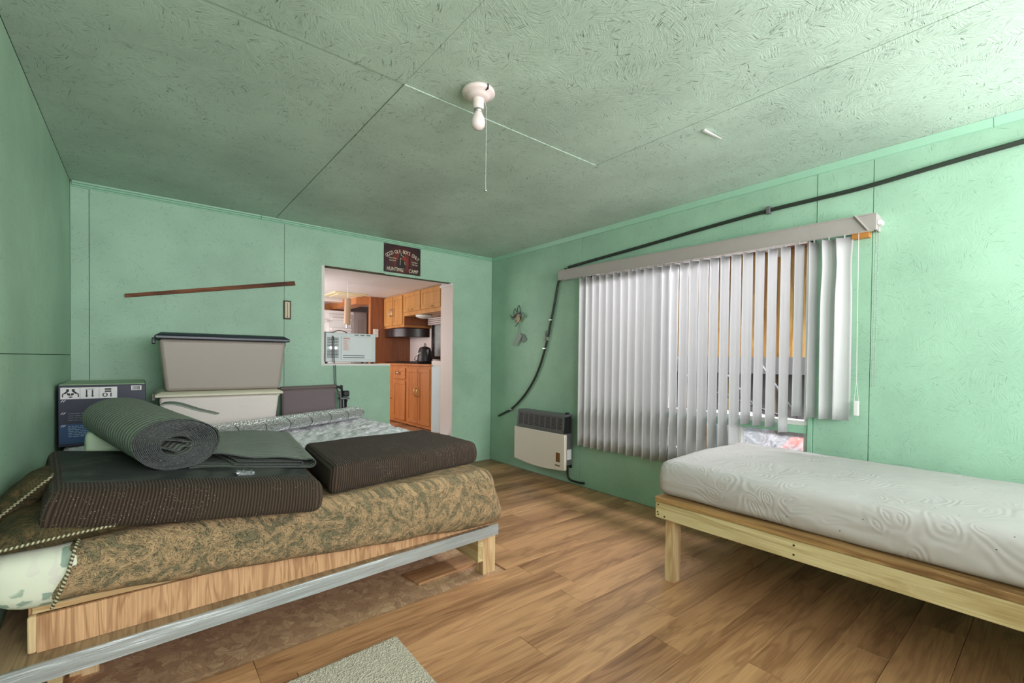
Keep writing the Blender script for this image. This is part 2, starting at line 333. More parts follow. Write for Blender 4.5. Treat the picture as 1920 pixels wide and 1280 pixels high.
# ------------------------------------------------------------------ mesh helpers
def xf(o):
    m = o.matrix_basis.copy(); p = o.parent
    while p is not None: m = p.matrix_basis @ m; p = p.parent
    return m
class MB:
    def __init__(s): s.v = []; s.f = []; s.uv = None
    def add(s, vs, fs, uv=None):
        b = len(s.v); s.v += [tuple(v) for v in vs]; s.f += [tuple(i+b for i in f) for f in fs]
        if uv is not None:
            if s.uv is None: s.uv = [(0, 0)]*b
            s.uv += list(uv)
        elif s.uv is not None: s.uv += [(0, 0)]*len(vs)
        return s
    def box(s, x0, x1, y0, y1, z0, z1):
        v = [(x, y, z) for z in (z0, z1) for y in (y0, y1) for x in (x0, x1)]
        return s.add(v, [(0, 2, 3, 1), (4, 5, 7, 6), (0, 1, 5, 4), (2, 6, 7, 3), (0, 4, 6, 2), (1, 3, 7, 5)])
    def hexa(s, c):   # 8 corners: bottom FL FR BR BL, top FL FR BR BL
        return s.add(c, [(3, 2, 1, 0), (4, 5, 6, 7), (0, 1, 5, 4), (1, 2, 6, 5), (2, 3, 7, 6), (3, 0, 4, 7)])
    def prism(s, poly, axis, a0, a1):
        n = len(poly)
        def P(p, a): return {'x': (a, p[0], p[1]), 'y': (p[0], a, p[1]), 'z': (p[0], p[1], a)}[axis]
        v = [P(p, a0) for p in poly]+[P(p, a1) for p in poly]
        return s.add(v, [tuple(range(n-1, -1, -1)), tuple(range(n, 2*n))]+[(i, (i+1) % n, n+(i+1) % n, n+i) for i in range(n)])
    def tube(s, pts, r, n=8, closed=False):
        pts = [Vector(p) for p in pts]; rings = []; L = 0; uvs = []; prev = None
        for i, p in enumerate(pts):
            a = pts[i-1] if i else (pts[-1] if closed else p); b = pts[(i+1) % len(pts)] if (i < len(pts)-1 or closed) else p
            d = (b-a).normalized()
            if prev is None: u = d.orthogonal().normalized()
            else: u = (prev-d*prev.dot(d)).normalized()
            prev = u; w_ = d.cross(u); rr = r[i] if isinstance(r, (list, tuple)) else r
            if i: L += (p-pts[i-1]).length
            for k in range(n):
                t = 2*math.pi*k/n; rings.append(p+(u*math.cos(t)+w_*math.sin(t))*rr); uvs.append((L, k/n))
        m = len(pts); fs = []
        for i in range(m if closed else m-1):
            j = (i+1) % m
            for k in range(n): fs.append((i*n+k, i*n+(k+1) % n, j*n+(k+1) % n, j*n+k))
        if not closed: fs += [tuple(range(n-1, -1, -1)), tuple(range((m-1)*n, m*n))]
        return s.add(rings, fs, uvs)
    def lathe(s, prof, n=24, c=(0, 0, 0), axis='z'):
        vs = []; fs = []
        for r, z in prof:
            for k in range(n):
                t = 2*math.pi*k/n; p = (r*math.cos(t), r*math.sin(t), z)
                if axis == 'x': p = (p[2], p[0], p[1])
                if axis == 'y': p = (p[0], p[2], p[1])
                vs.append((p[0]+c[0], p[1]+c[1], p[2]+c[2]))
        for i in range(len(prof)-1):
            for k in range(n): fs.append((i*n+k, i*n+(k+1) % n, (i+1)*n+(k+1) % n, (i+1)*n+k))
        fs += [tuple(range(n-1, -1, -1)), tuple(range((len(prof)-1)*n, len(prof)*n))]
        return s.add(vs, fs)
    def grid(s, fn, nu, nv, uvfn=None):
        vs = [fn(i/nu, j/nv) for j in range(nv+1) for i in range(nu+1)]
        uv = [(uvfn(i/nu, j/nv) if uvfn else (i/nu, j/nv)) for j in range(nv+1) for i in range(nu+1)]
        return s.add(vs, [(j*(nu+1)+i, j*(nu+1)+i+1, (j+1)*(nu+1)+i+1, (j+1)*(nu+1)+i) for j in range(nv) for i in range(nu)], uv)
    def build(s, name, mat, parent=None, bevel=0, smooth=False, solid=0, subd=0, seg=2):
        me = bpy.data.meshes.new(name); v = s.v
        if parent is not None:
            im = xf(parent).inverted(); v = [im @ Vector(p) for p in v]
        me.from_pydata(v, [], s.f); me.materials.append(mat)
        if s.uv is not None:
            ul = me.uv_layers.new(name='UVMap')
            for lp in me.loops: ul.data[lp.index].uv = s.uv[lp.vertex_index]
        bm = bmesh.new(); bm.from_mesh(me); bmesh.ops.recalc_face_normals(bm, faces=bm.faces); bm.to_mesh(me); bm.free()
        o = bpy.data.objects.new(name, me); COL.objects.link(o)
        if parent is not None: o.parent = parent
        if solid: md = o.modifiers.new('solid', 'SOLIDIFY'); md.thickness = solid; md.offset = 0
        if bevel:
            md = o.modifiers.new('bevel', 'BEVEL'); md.width = bevel; md.segments = seg; md.limit_method = 'ANGLE'; md.angle_limit = .6
        if subd: md = o.modifiers.new('sub', 'SUBSURF'); md.levels = subd; md.render_levels = subd
        if smooth or bevel:
            for p in me.polygons: p.use_smooth = True
            if not smooth or smooth == 'auto':
                try:
                    me.set_sharp_from_angle(angle=.7)
                except Exception: pass
        return o
def tag(o, label, cat, group=None):
    o['label'] = label; o['category'] = cat
    if group: o['group'] = group
    return o
def struct(o, label=None):
    o['kind'] = 'structure'
    if label: o['label'] = label
    return o
def thing(name, label, cat, loc=(0, 0, 0), rz=0, group=None):
    o = bpy.data.objects.new(name, None); COL.objects.link(o); o.empty_display_size = .1
    o.location = loc; o.rotation_euler = (0, 0, rz); o.matrix_basis = Matrix.Translation(loc) @ Matrix.Rotation(rz, 4, 'Z')
    return tag(o, label, cat, group)
def solo(mb, name, mat, label, cat, loc, group=None, **k):
    """a thing that is a single mesh, origin at loc (vertices given in world space)"""
    v = mb.v; mb.v = [(p[0]-loc[0], p[1]-loc[1], p[2]-loc[2]) for p in v]
    o = mb.build(name, mat, None, **k); o.location = loc
    return tag(o, label, cat, group)
def text_mesh(body, size, mat, name, parent, mw, extrude=.0006, align='CENTER', squeeze=1.0):
    cu = bpy.data.curves.new('txt', 'FONT'); cu.body = body; cu.size = size; cu.align_x = align; cu.align_y = 'CENTER'; cu.extrude = extrude
    to = bpy.data.objects.new('txt', cu); COL.objects.link(to)
    dg = bpy.context.evaluated_depsgraph_get(); dg.update()
    me = bpy.data.meshes.new_from_object(to.evaluated_get(dg)); bpy.data.objects.remove(to); bpy.data.curves.remove(cu)
    me.transform(Matrix.Diagonal((squeeze, 1, 1, 1))); me.transform(xf(parent).inverted() @ mw if parent else mw)
    me.materials.clear(); me.materials.append(mat); me.name = name
    o = bpy.data.objects.new(name, me); COL.objects.link(o); o.parent = parent
    return o
def soft(n, r, dims):
    """rounded box grid on [0,1]^3 (n = subdivisions per axis tuple, r = edge radius in metres). Returns verts (unit), faces"""
    bm = bmesh.new(); nx, ny, nz = n; dx, dy, dz = dims
    idx = {}; vs = []; fs = []
    def vid(i, j, k):
        key = (i, j, k)
        if key not in idx:
            p = Vector((i/nx*dx, j/ny*dy, k/nz*dz))
            q = Vector((min(max(p.x, r), dx-r), min(max(p.y, r), dy-r), min(max(p.z, r), dz-r))); d = p-q
            if d.length > 1e-9:
                m = max(abs(d.x), abs(d.y), abs(d.z)); p = q+d.normalized()*m
            idx[key] = len(vs); vs.append((p.x/dx, p.y/dy, p.z/dz))
        return idx[key]
    for i in range(nx):
        for j in range(ny):
            fs.append((vid(i, j, 0), vid(i, j+1, 0), vid(i+1, j+1, 0), vid(i+1, j, 0)))
            fs.append((vid(i, j, nz), vid(i+1, j, nz), vid(i+1, j+1, nz), vid(i, j+1, nz)))
    for i in range(nx):
        for k in range(nz):
            fs.append((vid(i, 0, k), vid(i+1, 0, k), vid(i+1, 0, k+1), vid(i, 0, k+1)))
            fs.append((vid(i, ny, k), vid(i, ny, k+1), vid(i+1, ny, k+1), vid(i+1, ny, k)))
    for j in range(ny):
        for k in range(nz):
            fs.append((vid(0, j, k), vid(0, j, k+1), vid(0, j+1, k+1), vid(0, j+1, k)))
            fs.append((vid(nx, j, k), vid(nx, j+1, k), vid(nx, j+1, k+1), vid(nx, j, k+1)))
    bm.free(); return vs, fs
def warp8(u, c):
    x, y, z = u; c = [Vector(p) for p in c]
    b = (c[0]*(1-x)+c[1]*x)*(1-y)+(c[3]*(1-x)+c[2]*x)*y
    t = (c[4]*(1-x)+c[5]*x)*(1-y)+(c[7]*(1-x)+c[6]*x)*y
    return b*(1-z)+t*z
def nz3(x, y, z, s): return mnoise.noise(Vector((x*s, y*s, z*s)))
def smooth_path(pts, n=8):
    pts = [Vector(p) for p in pts]; out = []
    for i in range(len(pts)-1):
        p0 = pts[max(i-1, 0)]; p1 = pts[i]; p2 = pts[i+1]; p3 = pts[min(i+2, len(pts)-1)]
        for k in range(n):
            t = k/n
            out.append(.5*((2*p1)+(-p0+p2)*t+(2*p0-5*p1+4*p2-p3)*t*t+(-p0+3*p1-3*p2+p3)*t**3))
    out.append(pts[-1]); return out

# ------------------------------------------------------------------ room shell
XL, XR, YB, YF, ZC = -.405, 3.301, 4.465, -1.5, 2.45
def rects_minus(a0, a1, b0, b1, holes):
    """split rectangle into boxes around axis-aligned holes"""
    as_ = sorted({a0, a1, *[min(max(h[i], a0), a1) for h in holes for i in (0, 1)]})
    out = []
    for i in range(len(as_)-1):
        lo, hi = as_[i], as_[i+1]; m = (lo+hi)/2
        cuts = sorted([(max(h[2], b0), min(h[3], b1)) for h in holes if h[0] < m < h[1]])
        c = b0
        for h0, h1 in cuts:
            if h0 > c+1e-6: out.append((lo, hi, c, h0))
            c = max(c, h1)
        if c < b1-1e-6: out.append((lo, hi, c, b1))
    return out
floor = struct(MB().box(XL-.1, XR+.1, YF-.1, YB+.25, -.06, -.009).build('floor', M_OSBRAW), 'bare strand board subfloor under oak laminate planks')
# oak laminate planks, rows along x
PITCH_Y = .178
starts = {0: 1.72, 1: 1.84, 2: 1.72, 3: 1.288, 4: 1.97, 5: 1.755}
row = -14
while True:
    y1 = 2.05-PITCH_Y*row; y0 = y1-PITCH_Y
    if y1 < -.75: break
    if y0 > YB: row += 1; continue
    y1c = min(y1, YB-.002); y0c = y0
    off = starts.get(row, (row*.47) % 1.38)
    x = off-1.38*4
    while x < XR:
        xa, xb = max(x, XL+.002), min(x+1.38, XR-.002)
        x += 1.38
        if xb-xa < .02: continue
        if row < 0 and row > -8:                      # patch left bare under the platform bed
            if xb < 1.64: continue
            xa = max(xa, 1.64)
        jx = .0007
        MB().box(xa+jx, xb-jx, y0c+.0007, y1c-.0007, -.0085, 0).build('plank', M_LAM, floor, bevel=.0008, seg=1)
    row += 1

def panel_wall(name, plane, face, thick, panels, holes, mat, label):
    """backing board plus one object for each strand board sheet; thick is signed away from the room"""
    allp = [p for p in panels]
    a0 = min(p[0] for p in allp); a1 = max(p[1] for p in allp); b0 = min(p[2] for p in allp); b1 = max(p[3] for p in allp)
    mb = MB()
    def put(mb, r, d0, d1):
        lo, hi = min(d0, d1), max(d0, d1)
        if plane == 'x': mb.box(lo, hi, r[0], r[1], r[2], r[3])
        elif plane == 'y': mb.box(r[0], r[1], lo, hi, r[2], r[3])
        else: mb.box(r[0], r[1], r[2], r[3], lo, hi)
    sg = 1 if thick > 0 else -1
    for r in rects_minus(a0-.12, a1+.12, b0-.05, b1+.09, holes): put(mb, r, face+sg*.011, face+thick)
    wl = struct(mb.build(name, M_MINTD), label)
    for p in panels:
        mb = MB(); g = .0018
        for r in rects_minus(p[0]+g, p[1]-g, p[2]+g, p[3]-g, holes): put(mb, r, face+(p[4] if len(p) > 4 else 0), face+sg*.011)
        mb.build('panel', mat, wl)
    return wl
OPEN = [(1.326, 2.75, 1.165, 2.092), (1.99, 2.75, .34, 1.17)]
panel_wall('wall_back', 'y', YB, .09, [(XL, -.305, 0, ZC), (-.305, .98, 0, ZC, -.002), (.98, 2.28, 0, ZC), (2.28, XR, 0, ZC, .0005)], OPEN, M_OSB_Y, 'mint green strand board wall with the kitchen opening')
WIN = (1.055, 2.90, .50, 2.06)
panel_wall('wall_right', 'x', XR, .09, [(3.0, YB, 0, ZC), (1.023, 3.0, 0, ZC, .001), (.739, 1.023, 0, ZC, -.002), (-.5, .739, 0, ZC), (YF, -.5, 0, ZC)], [WIN], M_OSB_X, 'mint green strand board wall with the blind')
panel_wall('wall_left', 'x', XL, -.09, [(YF, .6, 0, 1.223), (.6, YB, 0, 1.223), (YF, 1.6, 1.223, ZC), (1.6, YB, 1.223, ZC)], [], M_OSB_L, 'mint green strand board wall beside the platform bed')
FW = [(-.2, 1.2, .95, 2.15), (1.55, 3.15, 1.0, 2.2)]
panel_wall('wall_front', 'y', YF, -.09, [(XL, .9, 0, ZC), (.9, 2.1, 0, ZC), (2.1, XR, 0, ZC)], FW, M_OSB_Y, 'mint green strand board wall behind the camera')
ceil_ = panel_wall('ceiling', 'z', ZC, .08, [(XL, .905, 1.9, YB), (.905, 2.21, 1.9, YB, -.003), (2.21, XR, 1.9, YB), (XL, .905, -.6, 1.9, -.002), (.905, 2.21, -.6, 1.9, .001), (2.21, XR, -.6, 1.9), (XL, .905, YF, -.6), (.905, 2.21, YF, -.6), (2.21, XR, YF, -.6)], [], M_OSB_Z, 'green painted strand board ceiling')
MB().hexa([(2.296, 1.236, 2.440), (2.45, 1.217, 2.436), (2.452, 1.224, 2.437), (2.30, 1.250, 2.441), (2.296, 1.236, 2.4495), (2.45, 1.217, 2.438), (2.452, 1.224, 2.439), (2.30, 1.250, 2.4495)]).build('peeling_strand', M_WHITE, ceil_)
# crown strips
prof = [(YB, 2.449), (YB-.032, 2.449), (YB-.03, 2.438), (YB-.018, 2.434), (YB-.018, 2.424), (YB-.008, 2.420), (YB-.008, 2.412), (YB, 2.412)]
t1 = struct(bpy.data.objects.new('trim_1', None), 'thin stepped moulding along the top of the back wall'); COL.objects.link(t1)
MB().prism(prof, 'x', XL+.012, .79).build('strip', M_MINT, t1); MB().prism(prof, 'x', .793, XR-.002).build('strip', M_MINT, t1)
prof2 = [(XR, 2.449), (XR-.03, 2.449), (XR-.02, 2.43), (XR-.012, 2.41), (XR, 2.408)]
t2 = struct(bpy.data.objects.new('trim_2', None), 'plain moulding along the top of the window wall'); COL.objects.link(t2)
for a, b in ((.262, 4.43), (YF, .26)):
    MB().prism([(p[0], p[1]) for p in prof2], 'y', a, b).build('strip', M_MINT, t2)
struct(MB().box(XR-.012, XR-.0005, 1.025, 1.05, .49, 1.0).build('trim_3', M_MINT), 'narrow mint batten beside the window')
# front windows (behind the camera); the left one is made up for fill light
for k, (a, b, c, d) in enumerate(FW):
    wn = struct(bpy.data.objects.new('window_%d' % (k+2), None)); COL.objects.link(wn)
    fr = MB(); 
    for r in ((a-.05, b+.05, c-.05, c), (a-.05, b+.05, d, d+.05), (a-.05, a, c, d), (b, b+.05, c, d), ((a+b)/2-.02, (a+b)/2+.02, c, d)): fr.box(r[0], r[1], YF, YF+.02, r[2], r[3])
    fr.build('window_frame', M_WHITE, wn)
# kitchen opening: reveals and sill
tr = struct(bpy.data.objects.new('trim_4', None), 'white jamb and sill lining of the kitchen opening'); COL.objects.link(tr)
MB().box(2.744, 2.80, YB+.004, 4.73, .3, 2.114).build('jamb', M_RVWALL, tr)
MB().box(2.722, 2.744, YB+.0, 4.73, 2.06, 2.092).build('head_corner', M_WHITE, tr, bevel=.006)
MB().box(1.30, 1.99, YB-.008, 4.74, 1.147, 1.166).build('sill', M_WHITE, tr)
MB().box(1.30, 1.327, YB-.004, 4.70, 1.166, 2.095).build('jamb', M_WHITE, tr)
MB().box(1.975, 1.992, YB+.002, 4.70, .3, 1.147).build('jamb', M_MINT, tr)
MB().box(1.31, 1.93, YB-.003, YB+.012, 2.090, 2.0955).build('raw_edge', M_LATH, tr)

# window on the porch side
win = struct(bpy.data.objects.new('window_1', None), 'porch window behind the vertical blind'); COL.objects.link(win)
a, b, c, d = WIN
wf = MB()
for r in ((a, b, c, c+.03), (a, b, d-.05, d), (a, a+.03, c, d), (b-.04, b, c, d)): wf.box(3.33, 3.39, r[0], r[1], r[2], r[3])
wf.build('window_frame', M_WHITE, win, bevel=.003)
MB().box(3.302, 3.39, a, b, .765, .815).build('transom_rail', M_MINT, win, bevel=.003)
MB().box(3.31, 3.39, a+.001, b-.001, .815, .846).build('sash_rail', M_WHITE, win, bevel=.003)
MB().box(3.32, 3.385, 1.475, 1.515, .53, .765).build('mullion', M_WHITE, win, bevel=.003)
MB().box(3.335, 3.385, 2.07, 2.12, .53, 2.01).build('mullion', M_WHITE, win, bevel=.003)
for (y0, y1, z0, z1, m) in ((a+.03, 2.07, .846, 2.01, M_GLASS), (2.12, b-.04, .846, 2.01, M_GLASS), (a+.03, 1.475, .53, .765, M_DIRTY), (1.515, 2.07, .53, .765, M_GLASS), (2.12, b-.04, .53, .765, M_GLASS)):
    MB().box(3.36, 3.364, y0, y1, z0, z1).build('pane', m, win)
# jamb lining of the window hole
wj = MB(); wj.box(3.302, 3.40, a-.012, a, c, d); wj.box(3.302, 3.40, b, b+.012, c, d); wj.box(3.302, 3.40, a-.012, b+.012, c-.012, c); wj.box(3.302, 3.40, a-.012, b+.012, d, d+.012)
wj.build('window_lining', M_MINT, win)

# ------------------------------------------------------------------ porch outside
struct(MB().box(3.4, 6.2, -3, 7.5, -.3, -.05).build('floor_porch', M_GREYW))
pw = struct(bpy.data.objects.new('wall_porch', None), 'unfinished plywood wall of the porch'); COL.objects.link(pw)
for k in range(7):
    y0 = -.6+k*1.02; MB().box(5.32, 5.34, y0+.004, y0+1.016, 1.28, 2.42).build('plywood_sheet', M_PLY, pw)
for k in range(15):
    y0 = -.5+k*.5; MB().box(5.22, 5.319, y0, y0+.045, .0, 2.42).build('stud', M_PINE_Z, pw)
MB().box(5.18, 5.319, -.6, 6.5, 1.10, 1.28).build('shelf_board', M_GREYW, pw)
MB().box(5.32, 5.36, -.6, 6.5, -.05, 1.10).build('lower_board', M_GREYW, pw)
pc = struct(bpy.data.objects.new('ceiling_porch', None), 'reddish board soffit over the porch'); COL.objects.link(pc)
for k in range(5):
    MB().box(4.75+k*.12, 4.75+k*.12+.112, -.6, 6.5, 2.42+.002*(k % 2), 2.45).build('board', M_PLANKR, pc)
for k in range(3):
    MB().box(4.6, 5.3, .4+k*1.5, .46+k*1.5, 2.34, 2.418).build('joist', M_WHITE, pc)
for k, (x0, y0, y1, z0, z1) in enumerate(((4.73, 1.35, 1.95, .35, 1.25), (4.76, 1.55, 2.35, .30, 1.18), (4.79, 1.2, 2.6, .55, .95), (4.82, 2.3, 2.9, .3, 1.3))):
    solo(MB().tube([(x0, y0, z0), (x0, y1, z1)], .012, 8), 'metal_pole', M_DGREY, ['dark metal pole leaning steeply outside the right of the window', 'dark metal pole leaning low across the porch clutter', 'long dark pole lying nearly level outside the window', 'dark pole leaning at the far end of the porch'][k], 'pole', (x0, y0, z0-.02), 'poles leaning on the porch', smooth=True)
def crumple(name, mat, label, cat, c, s, seed):
    vs, fs = soft((12, 12, 10), .08, s); mb = MB()
    pts = []
    for u in vs:
        p = Vector((c[0]-s[0]/2+u[0]*s[0], c[1]-s[1]/2+u[1]*s[1], c[2]+u[2]*s[2]))
        n = nz3(p.x+seed, p.y, p.z, 7)*.05+nz3(p.x, p.y+seed, p.z, 16)*.02
        p += Vector((n, nz3(p.y, p.x+seed, p.z, 6)*.06, nz3(p.z, p.y+seed, p.x, 7)*.06)); p.z = max(p.z, c[2]); pts.append(p)
    mb.add(pts, fs); return solo(mb, name, mat, label, cat, c, smooth=True)
crumple('tarp', M_TARP, 'crumpled white tarp heaped outside the window', 'tarp', (4.47, 2.0, -.05), (.4, .5, .78), 1.3)
crumple('tarp', M_TARP, 'crumpled pale tarp at the far end of the porch', 'tarp', (4.5, 3.2, -.05), (.4, .7, .8), 5.1)
crumple('cloth_bundle', M_RED, 'faded red cloth bundle seen through the lower window pane', 'cloth', (4.3, 1.35, -.05), (.35, .4, .62), 9.3)
for k, (y0, wd, ht, lab) in enumerate(((1.05, .4, .78, 'tall yellow wooden crate outside the right side of the window'), (2.2, .5, .6, 'low yellow wooden crate outside the middle of the window'))):
    cr = thing('wooden_crate', lab, 'crate', (5.0, y0+wd/2, -.05), 0, 'crates on the porch')
    for i in range(int(ht/.13)):
        z0 = -.05+i*.13; MB().box(4.84, 4.855, y0, y0+wd, z0+.004, z0+.126).build('slat', M_PLY, cr); MB().box(5.145, 5.16, y0, y0+wd, z0+.004, z0+.126).build('slat', M_PLY, cr)
    for yy in (y0, y0+wd-.015): MB().box(4.856, 5.144, yy, yy+.015, -.05, -.05+ht).build('side', M_PLY, cr)
struct(MB().box(5.6, 5.7, -4, 8, -.3, 2.6).build('wall_porch_outer', M_GREYW))

# ------------------------------------------------------------------ trailer kitchen behind the opening
struct(MB().box(.9, 3.3, 4.74, 9.2, .24, .34).build('floor_kitchen', M_LAM), 'wood floor of the trailer kitchen')
struct(MB().box(.9, 3.3, 4.555, 9.2, 2.115, 2.16).build('ceiling_kitchen', M_WHITE), 'white ceiling of the trailer kitchen')
kw = struct(MB().box(3.176, 3.26, 4.74, 9.2, .34, 2.115).build('wall_kitchen_right', M_RVWALL), 'cream wall behind the kitchen counter')
struct(MB().box(.85, .9, 4.56, 9.2, .24, 2.115).build('wall_kitchen_left', M_RVWALL))
struct(MB().box(.9, 3.3, 9.2, 9.28, .24, 2.115).build('wall_kitchen_back', M_PANEL))
pt = struct(MB().box(2.55, 3.175, 6.4, 6.44, .34, 2.115).build('wall_partition', M_PANEL), 'brown oak partition at the end of the counter')
MB().box(2.536, 2.55, 6.385, 6.44, .34, 2.113).build('edge_strip', M_CAB, pt)
def door(parent, xf_, y0, y1, z0, z1, mat, handle=None, hm=M_BRASS, name='door'):
    """framed cabinet door facing -x with a raised centre panel"""
    t = .02; fw = min(.05, (y1-y0)*.22)
    mb = MB(); mb.box(xf_-t, xf_, y0, y1, z0, z0+fw); mb.box(xf_-t, xf_, y0, y1, z1-fw, z1); mb.box(xf_-t, xf_, y0, y0+fw, z0+fw, z1-fw); mb.box(xf_-t, xf_, y1-fw, y1, z0+fw, z1-fw)
    dr = mb.build(name, mat, parent, bevel=.003)
    MB().box(xf_-t+.009, xf_-.001, y0+fw, y1-fw, z0+fw, z1-fw).build('centre_panel', mat, dr)
    if handle:
        kind, hy, hz = handle
        if kind == 'knob': MB().lathe([(.006, 0), (.006, -.012), (.02, -.02), (.018, -.03), (.004, -.034)], 12, (xf_-t, hy, hz), 'x').build('knob', M_STEEL, dr, smooth=True)
        elif kind == 'v': MB().tube(smooth_path([(xf_-t, hy, hz-.055), (xf_-t-.028, hy, hz-.03), (xf_-t-.028, hy, hz+.03), (xf_-t, hy, hz+.055)], 4), .006, 6).build('handle', hm, dr, smooth=True)
        else: MB().tube(smooth_path([(xf_-t, hy-.05, hz), (xf_-t-.026, hy-.03, hz), (xf_-t-.026, hy+.03, hz), (xf_-t, hy+.05, hz)], 4), .006, 6).build('handle', hm, dr, smooth=True)
    return dr
XK = 2.70
lc = thing('base_cabinet', 'honey oak base cabinet with double doors under the kettle', 'cabinet', (2.93, 5.2, .34))
MB().box(XK, 3.174, 4.88, 5.51, .36, 1.13).build('body', M_CAB, lc)
MB().box(XK+.03, 3.174, 4.88, 5.51, .34, .36).build('toe_kick', M_PANEL, lc)
door(lc, XK, 4.90, 5.185, .40, 1.10, M_CAB, ('v', 5.155, .80)); door(lc, XK, 5.195, 5.485, .40, 1.10, M_CAB, ('v', 5.225, .80))
lc2 = thing('base_cabinet', 'honey oak base cabinet with a drawer over one door', 'cabinet', (2.93, 5.8, .34))
MB().box(XK, 3.174, 5.515, 6.395, .36, 1.13).build('body', M_CAB, lc2)
MB().box(XK+.03, 3.174, 5.515, 6.395, .34, .36).build('toe_kick', M_PANEL, lc2)
door(lc2, XK, 5.55, 5.90, .95, 1.10, M_CAB, ('knob', 5.725, 1.03), name='drawer'); door(lc2, XK, 5.55, 5.92, .40, .93, M_CAB, ('v', 5.95, .72))
solo(MB().box(XK-.025, 3.175, 4.87, 6.398, 1.131, 1.157), 'countertop', M_CAB, 'oak edged countertop along the kitchen wall', 'countertop', (2.93, 5.6, 1.13), bevel=.004)
st = thing('stovetop', 'black stovetop set into the counter beside the kettle', 'stove', (2.93, 5.9, 1.157))
MB().box(2.73, 3.12, 5.25, 6.3, 1.158, 1.172).build('hob', M_BLACKG, st, bevel=.004)
for yy in (5.55, 6.0):
    for xx in (2.83, 3.02): MB().tube([(xx+.08*math.cos(k*math.pi/6), yy+.08*math.sin(k*math.pi/6), 1.182) for k in range(12)], .006, 6, True).build('burner_ring', M_BLACK, st)
ep = struct(MB().prism([(2.705, 4.874), (2.7505, 4.735), (2.765, 4.735), (2.765, 4.874)], 'z', .34, 1.14).build('trim_5', M_STONEB), 'pale blue end panel beside the counter')
MB().prism([(2.705, 4.874), (2.7505, 4.735), (2.765, 4.735), (2.765, 4.874)], 'z', 1.141, 1.20).build('cap', M_RVWALL, ep)
XU = 2.76
u1 = thing('wall_cabinet', 'light oak wall cabinet with paired doors beside the partition', 'cabinet', (2.97, 6.0, 1.66))
MB().box(XU, 3.174, 5.75, 6.395, 1.665, 2.112).build('body', M_CABU, u1)
MB().box(XU+.004, 3.174, 5.742, 5.7495, 1.682, 1.799).build('side_panel', M_PANEL, u1)
MB().box(XU-.004, 3.174, 5.735, 6.395, 1.656, 1.6645).build('bottom_lip', M_CAB, u1)
door(u1, XU, 6.09, 6.375, 1.69, 2.09, M_CABU, ('v', 6.12, 1.87), M_STEEL); door(u1, XU, 5.78, 6.075, 1.69, 2.09, M_CABU, ('v', 6.045, 1.87), M_STEEL)
u2 = thing('wall_cabinet', 'light oak wall cabinet above the range light, middle flap door', 'cabinet', (2.97, 5.5, 1.8))
MB().box(XU, 3.174, 5.245, 5.745, 1.80, 2.112).build('body', M_CABU, u2)
door(u2, XU, 5.26, 5.73, 1.85, 2.10, M_CABU, ('h', 5.5, 1.87))
u3 = thing('wall_cabinet', 'light oak wall cabinet flap door nearest the white jamb', 'cabinet', (2.97, 5.0, 1.8))
MB().box(XU, 3.174, 4.745, 5.24, 1.80, 2.112).build('body', M_CABU, u3)
door(u3, XU, 4.755, 5.235, 1.85, 2.10, M_CABU, ('h', 4.95, 1.87))
hd = thing('range_hood', 'dark brown curved range hood under the cabinets', 'range hood', (2.97, 6.1, 1.53))
cv = [(3.174, 6.39), (2.77, 6.39), (2.75, 6.25), (2.77, 6.08), (2.83, 5.96), (2.93, 5.87), (3.05, 5.81), (3.174, 5.785)]
MB().prism(cv, 'z', 1.53, 1.655).build('canopy', plain('dark_brown_enamel', C(38, 22, 22), .3), hd, bevel=.006)
solo(MB().lathe([(.02, 0), (.11, -.006), (.10, -.03), (.05, -.048), (.005, -.05)], 20, (2.85, 5.35, 1.799)), 'puck_light', M_WHITEP, 'round white light under the wall cabinets', 'light', (2.85, 5.35, 1.75), smooth=True)
M_KET = plain('black_enamel', C(40, 34, 36), .42)
kt = thing('kettle', 'black enamel coffee pot standing on the stove', 'kettle', (2.95, 5.5, 1.172))
kc = (2.95, 5.5, 1.1725)
MB().lathe([(.10, 0), (.105, .02), (.095, .10), (.078, .18), (.074, .19)], 24, kc).build('pot', M_KET, kt, smooth=True)
ld = MB().lathe([(.076, .19), (.07, .20), (.03, .215), (.008, .217)], 24, kc).build('lid', M_KET, kt, smooth=True)
MB().tube([(kc[0], kc[1]+.022*math.cos(k*math.pi/8), kc[2]+.235+.022*math.sin(k*math.pi/8)) for k in range(16)], .005, 6, True).build('ring', M_BLACKG, ld, smooth=True)
MB().tube(smooth_path([(2.95, 5.58, 1.34), (2.95, 5.67, 1.34), (2.95, 5.66, 1.27), (2.95, 5.60, 1.21)], 6), .008, 6).build('handle', M_BLACKG, kt, smooth=True)
MB().hexa([(2.93, 5.42, 1.25), (2.97, 5.42, 1.25), (2.96, 5.40, 1.25), (2.94, 5.40, 1.25), (2.93, 5.42, 1.345), (2.97, 5.42, 1.345), (2.96, 5.375, 1.35), (2.94, 5.375, 1.35)]).build('spout', M_KET, kt)
MB().tube(smooth_path([(2.87, 5.46, 1.31), (2.84, 5.54, 1.26), (2.86, 5.62, 1.21), (2.90, 5.63, 1.20)], 6), .005, 6).build('bail', M_STEEL, kt, smooth=True)
ot = thing('outlet', 'white wall outlet on the oak partition', 'outlet', (2.62, 6.398, 1.53))
MB().box(2.585, 2.665, 6.388, 6.3995, 1.53, 1.65).build('plate', M_WHITEP, ot, bevel=.004)
MB().box(2.61, 2.64, 6.382, 6.388, 1.60, 1.635).build('socket', M_CREAM, ot); MB().box(2.61, 2.64, 6.382, 6.388, 1.545, 1.58).build('socket', M_CREAM, ot)
